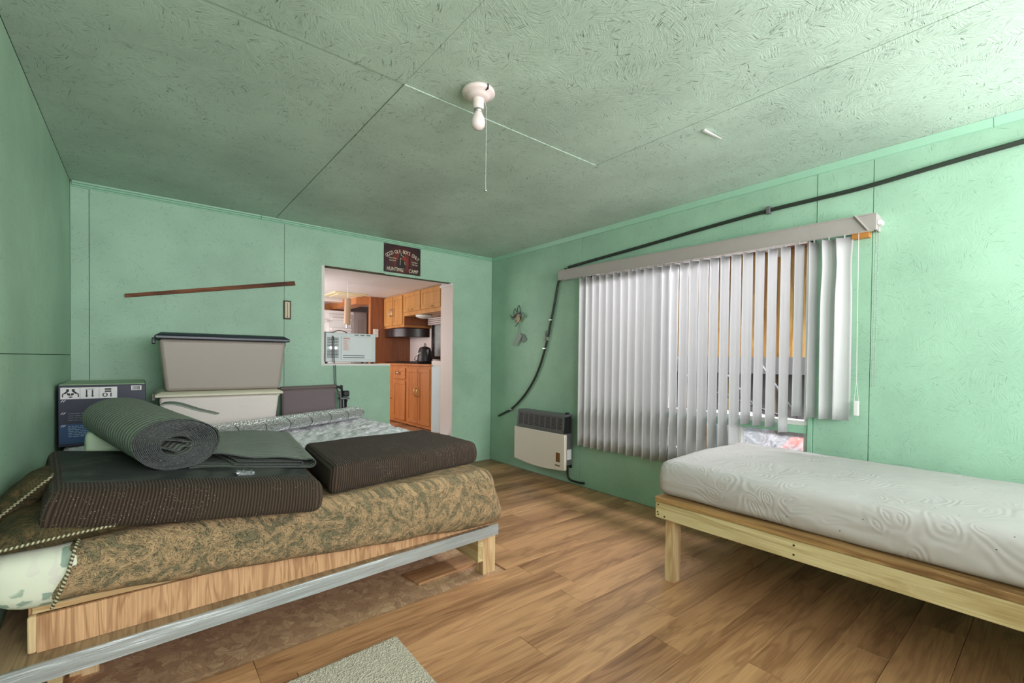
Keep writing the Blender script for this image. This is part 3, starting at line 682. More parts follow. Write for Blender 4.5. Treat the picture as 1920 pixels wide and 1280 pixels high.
# kitchen window with pleated shade
kwin = struct(bpy.data.objects.new('window_4', None), 'kitchen window with dark frame beside the kettle'); COL.objects.link(kwin)
fm = MB()
for r in ((4.95, 5.69, 1.22, 1.26), (4.95, 5.69, 1.74, 1.78), (4.95, 4.99, 1.26, 1.74), (5.64, 5.69, 1.26, 1.74)): fm.box(3.15, 3.1755, r[0], r[1], r[2], r[3])
fm.build('window_frame', M_BLACKG, kwin, bevel=.004); MB().box(3.165, 3.175, 4.99, 5.64, 1.26, 1.74).build('pane', M_DIRTY, kwin)
sh = thing('pleated_shade', 'gathered white pleated shade at the top of the kitchen window', 'shade', (3.12, 5.3, 1.64))
for k in range(4): MB().prism([(5.715, 1.795-.026*k), (5.715, 1.774-.026*k), (4.94, 1.774-.026*k), (4.94, 1.795-.026*k)], 'x', 3.10, 3.148).build('pleat', M_RVWALL if k % 2 else M_WHITE, sh, bevel=.008)
# fridge with its door open, and other things at the far end
fg = thing('refrigerator_door', 'open white refrigerator door showing its inner shelves', 'refrigerator', (2.45, 7.42, .34))
MB().box(2.05, 2.67, 7.40, 7.44, .5, 1.98).build('door_shell', M_WHITEP, fg, bevel=.01)
MB().box(2.25, 2.62, 7.37, 7.399, .6, 1.92).build('liner', M_WHITE, fg, bevel=.008)
for zz in (1.30, 1.48, 1.66, 1.82): MB().box(2.28, 2.60, 7.30, 7.369, zz, zz+.035).build('door_shelf', M_WHITEP, fg, bevel=.006)
for zz in (1.30, 1.55, 1.78): MB().box(2.08, 2.23, 7.31, 7.399, zz, zz+.03).build('side_bin', M_WHITEP, fg, bevel=.006)
hdr = struct(MB().box(2.35, 2.549, 6.43, 9.0, 2.0, 2.113).build('trim_6', M_CAB), 'oak header along the kitchen ceiling')
dw = struct(bpy.data.objects.new('door_1', None), 'white louvered door beyond the oak partition'); COL.objects.link(dw)
MB().box(2.74, 3.05, 7.84, 7.87, .34, 2.02).build('leaf', M_WHITE, dw)
for k in range(14): MB().box(2.90, 3.0, 7.825, 7.839, 1.35+k*.04, 1.375+k*.04).build('louver', M_RVWALL, dw)
dj = MB(); dj.box(2.62, 2.735, 7.8, 7.88, .34, 2.1); dj.box(2.735, 3.17, 7.8, 7.839, 2.03, 2.11); struct(dj.build('trim_7', M_GREYW))
vt = thing('ceiling_vent', 'yellowed plastic roof vent in the kitchen ceiling', 'vent', (2.2, 6.3, 2.1))
MB().box(1.98, 2.42, 6.2, 6.7, 2.098, 2.1145).build('vent_frame', plain('yellowed_plastic', C(226, 212, 168), .5), vt, bevel=.006)
MB().box(2.04, 2.36, 6.26, 6.64, 2.088, 2.098).build('vent_lens', plain('yellowed_lens', C(236, 226, 190), .4), vt, bevel=.006)
cl2 = thing('ceiling_light', 'flat cream light fitting at the far kitchen ceiling', 'light', (2.25, 7.2, 2.08))
MB().box(2.05, 2.5, 7.0, 7.2, 2.07, 2.1145).build('lens', M_CREAM, cl2, bevel=.015)
MB().box(2.02, 2.53, 6.98, 7.22, 2.108, 2.1146).build('base', M_WHITEP, cl2)
hp = thing('hanging_handle', 'tan wooden handle hanging on a thin rod above the microwave', 'handle', (1.88, 5.42, 1.6))
MB().tube([(1.88, 5.42, 2.114), (1.88, 5.42, 1.93)], .006, 6).build('rod', M_STEEL, hp)
MB().tube([(1.88, 5.42, 1.93), (1.872, 5.42, 1.62)], [.034, .038], 12).build('grip', plain('tan_wood', C(190, 156, 126), .5), hp, smooth='auto')
MB().tube([(1.872, 5.42, 1.62), (1.872, 5.42, 1.58)], .012, 8).build('tip', M_STEEL, hp)
# microwave on the sill, its back to the room
mw = thing('microwave', 'white microwave oven on the opening sill, back turned to the room', 'microwave', (1.6, 4.65, 1.1665))
MB().box(1.352, 1.848, 4.50, 4.86, 1.182, 1.468).build('case', plain('pale_grey_enamel', C(208, 216, 218), .4, var=.03), mw, bevel=.006)
MB().box(1.50, 1.81, 4.494, 4.4995, 1.205, 1.432).build('rear_panel', plain('light_grey_enamel', C(214, 220, 222), .35, var=.02), mw, bevel=.003)
for (vz0, vz1) in ((1.225, 1.305), (1.335, 1.425)):
    g = MB()
    for i in range(9):
        for j in range(6): g.box(1.368+i*.012, 1.376+i*.012, 4.4965, 4.4998, vz0+j*(vz1-vz0)/6, vz0+j*(vz1-vz0)/6+.008)
    vg = g.build('vent_holes', M_BLACK, mw)
for xx in (1.40, 1.445): MB().lathe([(.004, -.004), (.015, -.004), (.015, 0)], 14, (xx, 4.4985, 1.32), 'y').build('screw_boss', M_STEEL, mw)
for zz in (1.222, 1.243): MB().box(1.515, 1.73, 4.491, 4.494, zz, zz+.008).build('slot', plain('slot_shadow_grey', C(86, 96, 112), .6), mw)
for k in range(3): MB().box(1.63+k*.06, 1.672+k*.06, 4.4975, 4.4998, 1.446, 1.456).build('top_slot', M_DGREY, mw)
MB().box(1.515, 1.585, 4.4925, 4.494, 1.29, 1.425).build('warning_label', M_LABEL, mw)
redk = plain('red_print', C(206, 96, 88), .6)
MB().box(1.518, 1.582, 4.4915, 4.4925, 1.412, 1.42).build('label_heading', redk, mw)
lp = MB()
for k in range(10): lp.box(1.522, 1.55+.03*random.random(), 4.4915, 4.4925, 1.30+k*.0105, 1.304+k*.0105)
lp.build('label_print', plain('pale_red_print', C(220, 160, 152), .6), mw)
for xx in (1.37, 1.83):
    for yy in (4.54, 4.82): MB().lathe([(.012, 1.1665), (.014, 1.182)], 10, (xx, yy, 0)).build('foot', M_BLACK, mw)
MB().tube(smooth_path([(1.415, 4.498, 1.435), (1.425, 4.485, 1.40), (1.428, 4.478, 1.20), (1.43, 4.452, 1.13), (1.44, 4.45, .95), (1.475, 4.44, .85), (1.48, 4.44, .7)], 6), .003, 6).build('power_cord', M_BLACK, mw, smooth=True)
MB().tube(smooth_path([(1.418, 4.497, 1.435), (1.412, 4.485, 1.40), (1.414, 4.478, 1.20), (1.416, 4.452, 1.13), (1.425, 4.45, .97), (1.476, 4.445, .84)], 6), .0025, 6).build('power_cord', M_BLACK, mw, smooth=True)
MB().tube(smooth_path([(1.36, 4.62, 1.474), (1.45, 4.6, 1.476), (1.53, 4.66, 1.50), (1.58, 4.58, 1.478), (1.60, 4.7, 1.474)], 6), .0045, 6).build('loose_cable', M_BLACK, mw, smooth=True)

# ------------------------------------------------------------------ things on the back wall
def sign():
    sx0, sx1, sz0, sz1 = 1.913, 2.328, 2.117, 2.409; cx, cz = (sx0+sx1)/2, (sz0+sz1)/2; y = YB-.004
    sg = thing('metal_sign', 'dark red metal sign reading Good Ole Boys Only Hunting Camp', 'sign', (cx, y, sz0))
    t = NT('maroon_sign_print'); co = t.coord(); sp = t.n('SeparateXYZ', {0: co})
    dx = t.math('MULTIPLY', sp.outputs[0], 1.0); dz = t.math('SUBTRACT', sp.outputs[2], cz-sz0-.01)
    r = t.math('SQRT', t.math('ADD', t.math('MULTIPLY', dx, dx), t.math('MULTIPLY', dz, dz)))
    r = t.math('ADD', r, t.math('MULTIPLY', t.noise(co, 30, 3), .05))
    t.set(Base_Color=t.ramp(r, [(.05, C(150, 52, 34)), (.11, C(104, 34, 30)), (.16, C(66, 24, 28)), (.26, C(34, 18, 22))]), Roughness=.4)
    MB().box(sx0, sx1, y-.003, y, sz0, sz1).build('plate', t.m, sg)
    yf = y-.0035; XR90 = Matrix.Rotation(math.pi/2, 4, 'X')
    # arc of letters
    word = 'GOOD OLE BOYS ONLY'; n = len(word); mb = MB(); Rr = .34
    for i, ch in enumerate(word):
        if ch == ' ': continue
        a = (i-(n-1)/2)/(n-1)*1.10
        px, pz = cx+Rr*math.sin(a), cz+.082-Rr*(1-math.cos(a))*1.15
        o = text_mesh(ch, .052, M_BONE, 'l', None, Matrix.Translation((px, yf, pz)) @ Matrix.Rotation(a*.85, 4, 'Y') @ XR90, squeeze=.72)
        mb.add([v.co.copy() for v in o.data.vertices], [tuple(p.vertices) for p in o.data.polygons]); bpy.data.objects.remove(o)
    mb.build('lettering', M_BONE, sg)
    text_mesh('HUNTING', .056, M_BONE, 'lettering', sg, Matrix.Translation((cx-.085, yf, sz0+.036)) @ XR90, squeeze=.72)
    text_mesh('CAMP', .056, M_BONE, 'lettering', sg, Matrix.Translation((cx+.125, yf, sz0+.036)) @ XR90, squeeze=.72)
    for k, (tx, tz, s) in enumerate(((cx-.115, cz+.005, 'Warm Fires'), (cx-.115, cz-.02, 'Hot Food'), (cx+.14, cz-.012, 'Cold Beer'), (cx+.14, cz-.037, 'Tall Tales'))):
        text_mesh(s, .0205, M_BONE, 'small_lettering', sg, Matrix.Translation((tx, yf, tz)) @ XR90, squeeze=.85)
    # seated deer figure and tree trunk
    dm = plain('deer_dark_print', C(30, 22, 24), .5)
    fig = [(-.045, -.085), (-.06, -.05), (-.058, -.01), (-.04, .015), (-.03, .05), (-.025, .085), (-.005, .095), (.01, .08), (.035, .06), (.03, .045), (.005, .045), (.0, .02), (.03, .0), (.045, -.03), (.045, -.06), (.03, -.085)]
    MB().prism([(cx-.01+p[0], cz-.012+p[1]) for p in fig], 'y', yf-.0008, yf).build('deer_figure', dm, sg)
    MB().box(cx+.068, cx+.088, yf-.0005, yf, cz-.09, cz+.06).build('tree_trunk', dm, sg)
    hl = MB()
    for pts in ([(-.012, .09), (-.006, .05)], [(-.006, .055), (.02, .05), (.022, .04)], [(-.02, .03), (-.012, .02), (-.004, .022)], [(-.015, .02), (-.02, -.05)], [(.03, -.01), (.038, -.04)], [(-.05, -.085), (.02, -.083)]):
        hl.tube([(cx-.01+p[0], yf-.001, cz-.012+p[1]) for p in pts], .0022, 5)
    hl.build('deer_highlight', M_BONE, sg)
    for (a, b) in ((sx0+.012, sz1-.012), (sx1-.012, sz1-.012), (sx1-.012, sz0+.012)): MB().lathe([(.004, -.002), (.004, 0)], 8, (a, yf, b), 'y').build('nail', M_STEEL, sg)
sign()
o = MB().hexa([(-.11, YB-.022, 1.655), (1.069, YB-.022, 1.877), (1.069, YB-.0025, 1.877), (-.11, YB-.0025, 1.655), (-.11, YB-.022, 1.682), (1.060, YB-.022, 1.914), (1.060, YB-.0025, 1.914), (-.11, YB-.0025, 1.682)])
solo(o, 'wooden_lath', M_LATH, 'rough brown wooden lath nailed at a slant to the back wall', 'lath', (.48, YB-.01, 1.66), bevel=.002)
th = thing('thermometer', 'small brown framed thermometer on the back wall', 'thermometer', (1.003, YB-.01, 1.565))
MB().box(.972, 1.034, YB-.018, YB-.0005, 1.565, 1.733).build('frame', plain('dark_walnut', C(70, 52, 40), .5), th, bevel=.004)
MB().box(.984, 1.022, YB-.0195, YB-.018, 1.578, 1.72).build('face', plain('cream_dial', C(214, 204, 170), .5), th)
MB().tube([(1.003, YB-.021, 1.59), (1.003, YB-.021, 1.71)], .003, 6).build('tube', plain('thermometer_glass', C(150, 140, 120), .2), th)
MB().box(.999, 1.007, YB-.0215, YB-.0195, 1.583, 1.592).build('bulb', M_INK, th)

# ------------------------------------------------------------------ platform bed on the left
def bed_left():
    ang = math.atan2(.095, 1.914)
    pb = thing('platform_bed', 'wooden platform bed with a taped front edge by the left wall', 'bed', (.6, 2.5, -.009))
    cs, sn = math.cos(ang), math.sin(ang); ox, oy = -.345, 1.955
    P = lambda u, v, z: (ox+u*cs-v*sn, oy+u*sn+v*cs, z)
    L, D = 1.92, .93
    def slab(u0, u1, v0, v1, z0, z1): return MB().hexa([P(u0, v0, z0), P(u1, v0, z0), P(u1, v1, z0), P(u0, v1, z0), P(u0, v0, z1), P(u1, v0, z1), P(u1, v1, z1), P(u0, v1, z1)])
    slab(-.02, L, 0.004, D, .222, .28).build('deck', M_OAKD, pb)
    # duct tape wrapping the front edge, wrinkled
    tp = MB(); 
    def tf(i, j):
        prof = [(.007, .2815), (-.001, .2815)]+[(-.001-.0012*math.sin(q/7*math.pi), .2805-q/7*.0585) for q in range(8)]+[(.004, .2205)]
        v, z = prof[int(round(j*10))]
        u = -.03+i*(L+.033); w_ = (nz3(u, z*6, 1.3, 6)*.002+nz3(u*.6, z*30, 4.3, 9)*.0015)
        return P(u, v+w_-.001, z+(nz3(u, 7.7, 0, 3)*.003 if j > .8 else 0))
    tp.grid(tf, 160, 10).build('duct_tape', M_TAPE, pb, smooth='auto')
    # legs and end rails
    for (x0, x1, y0, y1) in ((1.50, 1.585, 2.088, 2.16), (-.22, -.135, 2.36, 2.44), (1.50, 1.585, 2.74, 2.82), (-.22, -.135, 2.74, 2.82)):
        MB().box(x0, x1, y0, y1, -.009, .2215).build('leg', M_PINE_Z, pb, bevel=.003)
    MB().box(1.462, 1.4995, 2.085, 2.85, .073, .2215).build('end_rail', M_PINE_Y, pb, bevel=.003)
    MB().box(-.26, -.2205, 2.2, 2.85, .073, .2215).build('end_rail', M_PINE_Y, pb, bevel=.003)
    # pedestal box
    bx = thing('bed_base_box', 'oak print base box between the platform and the mattress', 'bed base', (.6, 2.5, .28))
    MB().hexa([(-.262, 2.034, .2815), (1.555, 2.072, .2815), (1.555, 2.084, .2815), (-.262, 2.048, .2815), (-.262, 2.034, .398), (1.555, 2.072, .398), (1.555, 2.084, .398), (-.262, 2.048, .398)]).build('front_panel', M_OAKP, bx)
    MB().box(-.284, -.262, 2.034, 2.062, .2815, .399).build('corner_post', M_PINE_Z, bx, bevel=.006)
    MB().hexa([(-.275, 2.05, .399), (1.55, 2.05, .399), (1.55, 2.075, .399), (-.275, 2.075, .399), (-.275, 2.05, .425), (1.55, 2.05, .425), (1.55, 2.075, .425), (-.275, 2.075, .425)]).build('top_lip', M_PINE_X, bx, bevel=.003)
    MB().box(-.284, -.264, 2.063, 2.85, .2815, .42).build('end_panel', M_OAKP, bx); MB().box(1.53, 1.55, 2.076, 2.85, .2815, .42).build('end_panel', M_OAKP, bx)
    # floral mattress
    dims = (1.87, .95, .178); vs, fs = soft((60, 26, 8), .05, dims); mb = MB(); pts = []; uv = []
    for u in vs:
        x, y, z = -.385+u[0]*dims[0], 1.995+u[1]*dims[1], .426+u[2]*dims[2]
        y += (.045 if x > -.16 else 0)*(1-u[1])
        k = max(0, .12-(x+.385))/.12                        # rounded underside at the left end
        z += k*k*.05*(1-u[2]); y += k*k*.02
        q = math.sin(math.pi*u[2]); y -= (.012*q*(1-u[1]) if u[1] < .1 and x < -.16 else 0)
        pts.append((x, y, z)); uv.append((x, z-y))
    mb.add(pts, fs, uv); solo(mb, 'mattress', M_FLORAL, 'pale floral mattress showing at the left under the bedspread', 'mattress', (.55, 2.47, .426), smooth=True)
    # bedspread
    x0, x1 = -.205, 1.50; dims = (1.70, .98, .2); vs, fs = soft((150, 40, 26), .05, dims); mb = MB(); pts = []; uv = []
    for u in vs:
        x = x0+u[0]*(x1-x0); y = 1.978+u[1]*.985
        hem = .438-.142*max(0, min(1, (x+.15)/1.65))+nz3(x, 0, 2.2, 5)*.008
        z = hem+u[2]*(.613-hem); drop = 1-u[2]
        fx = max(0, (u[0]-.93)/.07)                        # right end flares outward and down
        x += fx*(.085*drop+.01); y += fx*.02*drop
        if u[0] < .03: x -= (drop*.045)
        fr = max(0, 1-u[1]*12)
        y += fr*(.030*u[2]*u[2] - .004*math.sin(drop*3.1) + .010*nz3(x, z*.6, 3.1, 4.5)+.006*nz3(x, z, 8.4, 11))
        x += fx*.02*nz3(y, z, 6.6, 7)
        z += .006*nz3(x, y, 1.2, 6)*u[2]
        pts.append((x, y, z)); uv.append((x+y, z-(u[1]*.985 if u[2] > .9 else 0)))
    bot = [f for f in fs if not all(vs[i][2] < 1e-4 for i in f)]
    mb.add(pts, bot, uv)
    bs = thing('bedspread', 'olive and tan brocade bedspread over the left mattress', 'bedspread', (.65, 2.4, .31))
    mb.build('cover', M_BROC, bs, smooth=True)
    MB().tube(smooth_path([(-.165, 2.035, .618), (-.172, 1.992, .60), (-.185, 1.968, .54), (-.205, 1.966, .48), (-.222, 1.974, .436)], 8), .005, 8).build('cord_piping', M_CORDT, bs, smooth=True)
bed_left()

def cushion(name, corners, dims, label, lining, seed):
    vs, fs = soft((64, 40, 12), .028, dims); pts = []; uv = []
    for u in vs:
        p = warp8(u, corners)
        bul = math.sin(math.pi*u[0])*math.sin(math.pi*u[1])
        p = Vector(p); p.z += (.012*bul if u[2] > .5 else 0)+.005*nz3(p.x+seed, p.y, p.z, 5)*(1 if u[2] > .3 else 0)
        s = math.sin(math.pi*u[2])
        if u[1] < .08: p.y -= .010*s
        if u[0] < .03: p.x -= .008*s
        if u[0] > .97: p.x += .008*s
        pts.append(p); uv.append(((u[1]*dims[1] if (u[0] < 1e-6 or u[0] > 1-1e-6) else u[0]*dims[0])+seed, u[1]*dims[1]+u[2]*dims[2]))
    top = lambda f: all(vs[i][2] > .995 for i in f) and sum(vs[i][1] for i in f)/4 > .115 and .02 < sum(vs[i][0] for i in f)/4 < .98
    c = thing(name, label, 'cushion', tuple(warp8((.5, .5, 0), corners)), 0, 'brown corduroy cushions on the left bed')
    MB().add(pts, [f for f in fs if not (lining and top(f))], uv).build('cover', M_CORD, c, smooth=True)
    if lining:
        MB().add(pts, [f for f in fs if top(f)], uv).build('lining', M_LINING, c, smooth=True)
    return c
cushion('seat_cushion', [(.635, 2.04, .612), (1.525, 2.195, .612), (1.54, 2.80, .612), (.70, 2.72, .612), (.645, 2.03, .742), (1.512, 2.19, .742), (1.49, 2.775, .742), (.705, 2.71, .742)], (.90, .62, .135), 'dark brown corduroy cushion at the foot of the left bed', False, 0)
cushion('seat_cushion', [(-.262, 2.034, .655), (.555, 1.90, .594), (.60, 2.60, .612), (-.335, 2.85, .672), (-.228, 2.06, .783), (.572, 1.94, .713), (.60, 2.60, .725), (-.325, 2.85, .80)], (.86, .74, .13), 'dark brown corduroy cushion lying black lining up under the rolled mat', True, 3.3)
# pillows with cord piping
def pillow(label, c, hw, hd, T, rot, mat=M_BROCD):
    p = thing('throw_pillow', label, 'pillow', c, 0, 'brocade pillows at the head of the left bed'); Rm = Matrix.Rotation(rot[2], 3, 'Z') @ Matrix.Rotation(rot[1], 3, 'Y') @ Matrix.Rotation(rot[0], 3, 'X'); n = 18
    edge = []
    def pos(u, v, sgn):
        ex = 1-.10*(1-abs(v)**3) if abs(u) > .98 else 1
        k = max(0, (1-abs(u)**3.2)*(1-abs(v)**3.2))**.5
        pin = 1-.06*(1-v*v)*abs(u)**4; pin2 = 1-.06*(1-u*u)*abs(v)**4
        q = Vector((u*hw*pin, v*hd*pin2, sgn*T*k+.006*nz3(u, v, sgn+c[0], 2.5)*k)); return Vector(c)+Rm @ q
    mb = MB()
    for sgn in (1, -1): mb.grid(lambda i, j: pos(i*2-1, j*2-1, sgn), n, n, lambda i, j: (i*hw*2, j*hd*2))
    mb.build('cover', mat, p, smooth=True)
    ring = [(-1+2*k/16, -1) for k in range(16)]+[(1, -1+2*k/16) for k in range(16)]+[(1-2*k/16, 1) for k in range(16)]+[(-1, 1-2*k/16) for k in range(16)]
    MB().tube([pos(u, v, 1) for u, v in ring], .0048, 7, True).build('cord_piping', M_CORDT, p, smooth=True)
pillow('dark brocade pillow flat under the left end of the cushion', (-.19, 2.22, .655), .20, .22, .05, (.05, -.06, .06))
pillow('dark brocade pillow slumped against the left wall behind the cushion', (-.335, 2.47, .705), .10, .22, .05, (-.1, -.75, .1))

# ribbed mat: one length, part rolled, part folded flat
def ribbed_mat():
    rm = thing('ribbed_mat', 'grey green ribbed mat, half rolled and half folded on the left bed', 'mat', (.2, 2.5, .78))
    base = lambda a: .769-.0875*a
    ca, A, B = .105, .143, .104; cb = base(ca)+B+.004
    def sweep(prof, th, name, y0=2.255, ln=.69, lift=.045, mat=M_RIB, parts=18, yk=None):
        """prof: list of (a, b). builds a solid sheet; face ribbed, cut edges speckled"""
        n = len(prof); nor = []
        for i in range(n):
            p, q = prof[max(i-1, 0)], prof[min(i+1, n-1)]; dx, dz = q[0]-p[0], q[1]-p[1]; l = math.hypot(dx, dz) or 1
            nor.append((-dz/l*th/2, dx/l*th/2))
        arc = [0]
        for i in range(1, n): arc.append(arc[-1]+math.hypot(prof[i][0]-prof[i-1][0], prof[i][1]-prof[i-1][1]))
        def P(i, s, c):
            a, b = prof[i][0]+s*nor[i][0], prof[i][1]+s*nor[i][1]
            k = min(1, max(0, (a-.23)/.3)); dx = -.19*(1-k)+.05*k
            yy = y0-.27*max(0, a-.23)
            wv = .006*nz3(a*1.5, c, 2.7, 4)*(1 if a > .26 else .3)
            return (a+dx*c, yy+c*ln, b+lift*c*(.6 if a > .23 else 1)*1.0+wv*min(1, c*8))
        mb = MB(); vs = []; uv = []
        for s in (1, -1):
            for j in range(parts+1):
                for i in range(n): vs.append(P(i, s, j/parts)); uv.append((j/parts*ln, arc[i]))
        off = (parts+1)*n; fs = []
        for s in (0, 1):
            for j in range(parts):
                for i in range(n-1): b = s*off+j*n+i; fs.append((b, b+1, b+n+1, b+n))
        for i in (0, n-1):
            for j in range(parts): b = j*n+i; fs.append((b, b+n, b+n+off, b+off))
        mb.add(vs, fs, uv); o = mb.build(name, mat, rm, smooth=True)
        for c in (0, 1):
            ev = []
            for s in (1.02, -1.02):
                for i in range(n): p = P(i, s, c); ev.append((p[0], p[1]+(-.0012 if c == 0 else .0012), p[2]))
            MB().add(ev, [(i, i+1, i+1+n, i+n) for i in range(n-1)]).build('cut_edge', M_FELT, o)
        return o
    turns = 15; N = turns*40; sp = []
    for k in range(N+1):
        t = k/N; fr = .36+.64*t+(.06*max(0, (t-.93)/.07)*max(0, math.cos(-math.pi/2-(1-t)*15*2*math.pi)) if t > .93 else 0); ang = -math.pi/2-(1-t)*turns*2*math.pi+ .0
        sp.append((ca+A*fr*math.cos(ang)*(1+.03*math.sin(3*ang)), cb-.010*(1-fr)+B*fr*math.sin(ang)*(1+.025*math.sin(2*ang+t*9))))
    sweep(sp, .0037, 'roll')
    fold = [(ca+.04, base(ca)+.006)]
    for k in range(1, 18): a = ca+.04+k*(.585-ca-.04)/17; fold.append((a, base(a)+.008))
    aR = .585; r = .019; zc_ = base(aR)+.008+r
    for k in range(1, 11): th = -math.pi/2+math.pi*k/10; fold.append((aR+r*1.1*math.cos(th), zc_+r*math.sin(th)))
    for k in range(1, 20): a = aR-k*(aR-.215)/19; fold.append((a, base(a)+.008+2*r+.020*(1-(a-.215)/(aR-.215))**2+.004*math.sin(a*30)))
    sweep(fold, .005, 'folded_end')
    inn = []
    for k in range(14): a = .30+k*.25/13; inn.append((a, base(a)+.017))
    aR2 = .55; r2 = .007
    for k in range(1, 8): th = -math.pi/2+math.pi*k/7; inn.append((aR2+r2*math.cos(th), base(aR2)+.017+r2+r2*math.sin(th)))
    for k in range(1, 14): a = aR2-k*.24/13; inn.append((a, base(a)+.017+2*r2))
    sweep(inn, .005, 'folded_end', y0=2.268, ln=.66)
    core = [(.05, cb-.01), (.075, cb-.018), (.105, cb-.03), (.125, cb-.012), (.15, cb-.016), (.155, cb+.0), (.13, cb+.008), (.09, cb+.016), (.062, cb+.02)]
    sweep([tuple(p)[:2] for p in smooth_path([(a, b, 0) for a, b in core], 4)], .005, 'roll_core', y0=2.262, ln=.45)
    # loose tail lifting off the far side of the roll
    tail = MB().grid(lambda i, j: (.06+i*.235+j*.02, 2.74+.16*j*(1-.8*i)+i*.12, .985-.04*i-.03*i*i+.012*math.sin(i*6)*(1-i)), 12, 8, lambda i, j: (j*.3, i*.3))
    tail.build('loose_tail', M_RIB, rm, smooth=True, solid=.006)
ribbed_mat()
cb_ = MB(); vs, fs = soft((14, 10, 6), .02, (.30, .22, .10))
cb_.add([(-.215+.30*u[0]+.01*nz3(u[0], u[1], u[2], 5), 2.87+.18*u[1], .70+.155*u[2]+.02*nz3(u[0]*2, u[1]*2, u[2], 3)) for u in vs], fs)
solo(cb_, 'folded_blanket', plain('pale_green_blanket', C(190, 212, 184), .9, nscale=20, bump=.4), 'pale green folded blanket tucked behind the rolled mat', 'blanket', (-.05, 2.97, .69), smooth=True)

# ------------------------------------------------------------------ second bed along the back wall with boxes
b2 = thing('cot', 'low cot along the back wall under the white fleece', 'bed', (.6, 3.6, -.009))
MB().box(-.36, 1.52, 3.05, 4.2, .24, .30).build('deck', M_PINE_X, b2)
for x0 in (-.33, 1.42):
    for y0 in (3.08, 4.1): MB().box(x0, x0+.08, y0, y0+.08, -.009, .24).build('leg', M_PINE_Z, b2)
vs, fs = soft((30, 20, 6), .05, (1.88, 1.15, .30)); mm = MB(); mm.add([(-.36+1.88*u[0], 3.05+1.15*u[1], .30+.30*u[2]) for u in vs], fs); mm.build('mattress', M_WHITE, b2, smooth=True)
fm_ = MB(); vs, fs = soft((150, 100, 8), .035, (2.03, 1.26, .075)); pts = []
for u in vs:
    x, y, z = -.37+2.03*u[0], 2.98+1.24*u[1], .602+.07*u[2]
    if u[0] > .85: z -= ((u[0]-.85)/.15)**3*.03; 
    if u[0] > .93: y += (y-3.6)*0
    k = 1 if u[2] > .4 else .2
    z += k*(.014*nz3(x, y, 0, 9)+.014*nz3(x, y, 3.3, 22)+.012*nz3(x, y, 7.3, 42)); x += .012*nz3(y, z, 2.2, 18)*(1 if u[0] > .95 else 0); y += .012*nz3(x, z, 5.2, 18)*(1 if u[1] < .05 else 0)
    pts.append((x, y, z))
fm_.add(pts, fs); solo(fm_, 'fleece_throw', M_FUR, 'fluffy white fleece spread over the cot', 'throw', (.62, 3.6, .60), smooth=True)
# foil insulation bundle
fo = MB(); A0 = Vector((1.47, 4.03, .735)); A1 = Vector((.30, 3.34, .745))
def ff(i, j):
    c = A0.lerp(A1, i); d = (A1-A0).normalized(); sd = Vector((-d.y, d.x, 0)); t = 2*math.pi*j
    ra, rb = .10+.02*i, .052
    n = 1+.07*nz3(i*14, math.cos(t), math.sin(t), 3)
    return c+sd*(ra*math.cos(t)*n)+Vector((0, 0, 1))*(rb*math.sin(t)*n)
fo.grid(ff, 90, 40, lambda i, j: (i*1.3, j*.5))
nb = len(fo.v)
fl = thing('foil_roll', 'silver foil insulation bundle lying on the white fleece', 'insulation', (.9, 3.75, .675))
fo.build('wrap', M_FOIL, fl, smooth=True)
ec = MB(); ec.add([ff(0, k/40) for k in range(40)], [tuple(range(40))]); ec.build('end', M_FOIL, fl)

# storage tubs
def tub(label, xa, xb, ya, yb, z0, z1, body, lidm, lid_h, taper):
    t = thing('storage_tub', label, 'tub', ((xa+xb)/2, (ya+yb)/2, z0), 0, 'storage tubs stacked on the cot')
    mb = MB(); tp = taper
    mb.hexa([(xa+tp, ya+tp*.6, z0), (xb-tp, ya+tp*.6, z0), (xb-tp, yb-tp*.6, z0), (xa+tp, yb-tp*.6, z0), (xa, ya, z1), (xb, ya, z1), (xb, yb, z1), (xa, yb, z1)])
    mb.build('body', body, t, bevel=.022, seg=3)
    m = z1-.075; k = tp*(z1-m)/(z1-z0)
    gr = MB()
    for (g0, g1) in ((xa+.02, xa+(xb-xa)*.42), (xa+(xb-xa)*.62, xb-.02)): gr.box(g0, g1, ya+k*.6-.0025, ya+k*.6+.01, m, m+.003)
    gr.build('moulded_step', body, t)
    lid = MB(); lid.box(xa-.022, xb+.022, ya-.022, yb+.022, z1, z1+lid_h*.55); lo = lid.build('lid', lidm, t, bevel=.006)
    l2 = MB(); q = .012; l2.hexa([(xa-.018, ya-.018, z1+lid_h*.55), (xb+.018, ya-.018, z1+lid_h*.55), (xb+.018, yb+.018, z1+lid_h*.55), (xa-.018, yb+.018, z1+lid_h*.55), (xa+q, ya+q, z1+lid_h), (xb-q, ya+q, z1+lid_h), (xb-q, yb-q, z1+lid_h), (xa+q, yb-q, z1+lid_h)])
    l2.build('lid_top', lidm, lo, bevel=.006)
    for xx in (xa-.034, xb+.014): MB().box(xx, xx+.02, (ya+yb)/2-.06, (ya+yb)/2+.06, z1-.03, z1+.012).build('latch', lidm, t, bevel=.004)
tub('pale cream storage tub under the taupe one', .075, .795, 3.76, 4.20, .682, .948, M_TUB2, M_TUBL2, .036, .03)
tub('taupe storage tub with a navy lid on top of the cream tub', .075, .835, 3.74, 4.19, .986, 1.335, M_TUB, M_NAVYL, .044, .035)

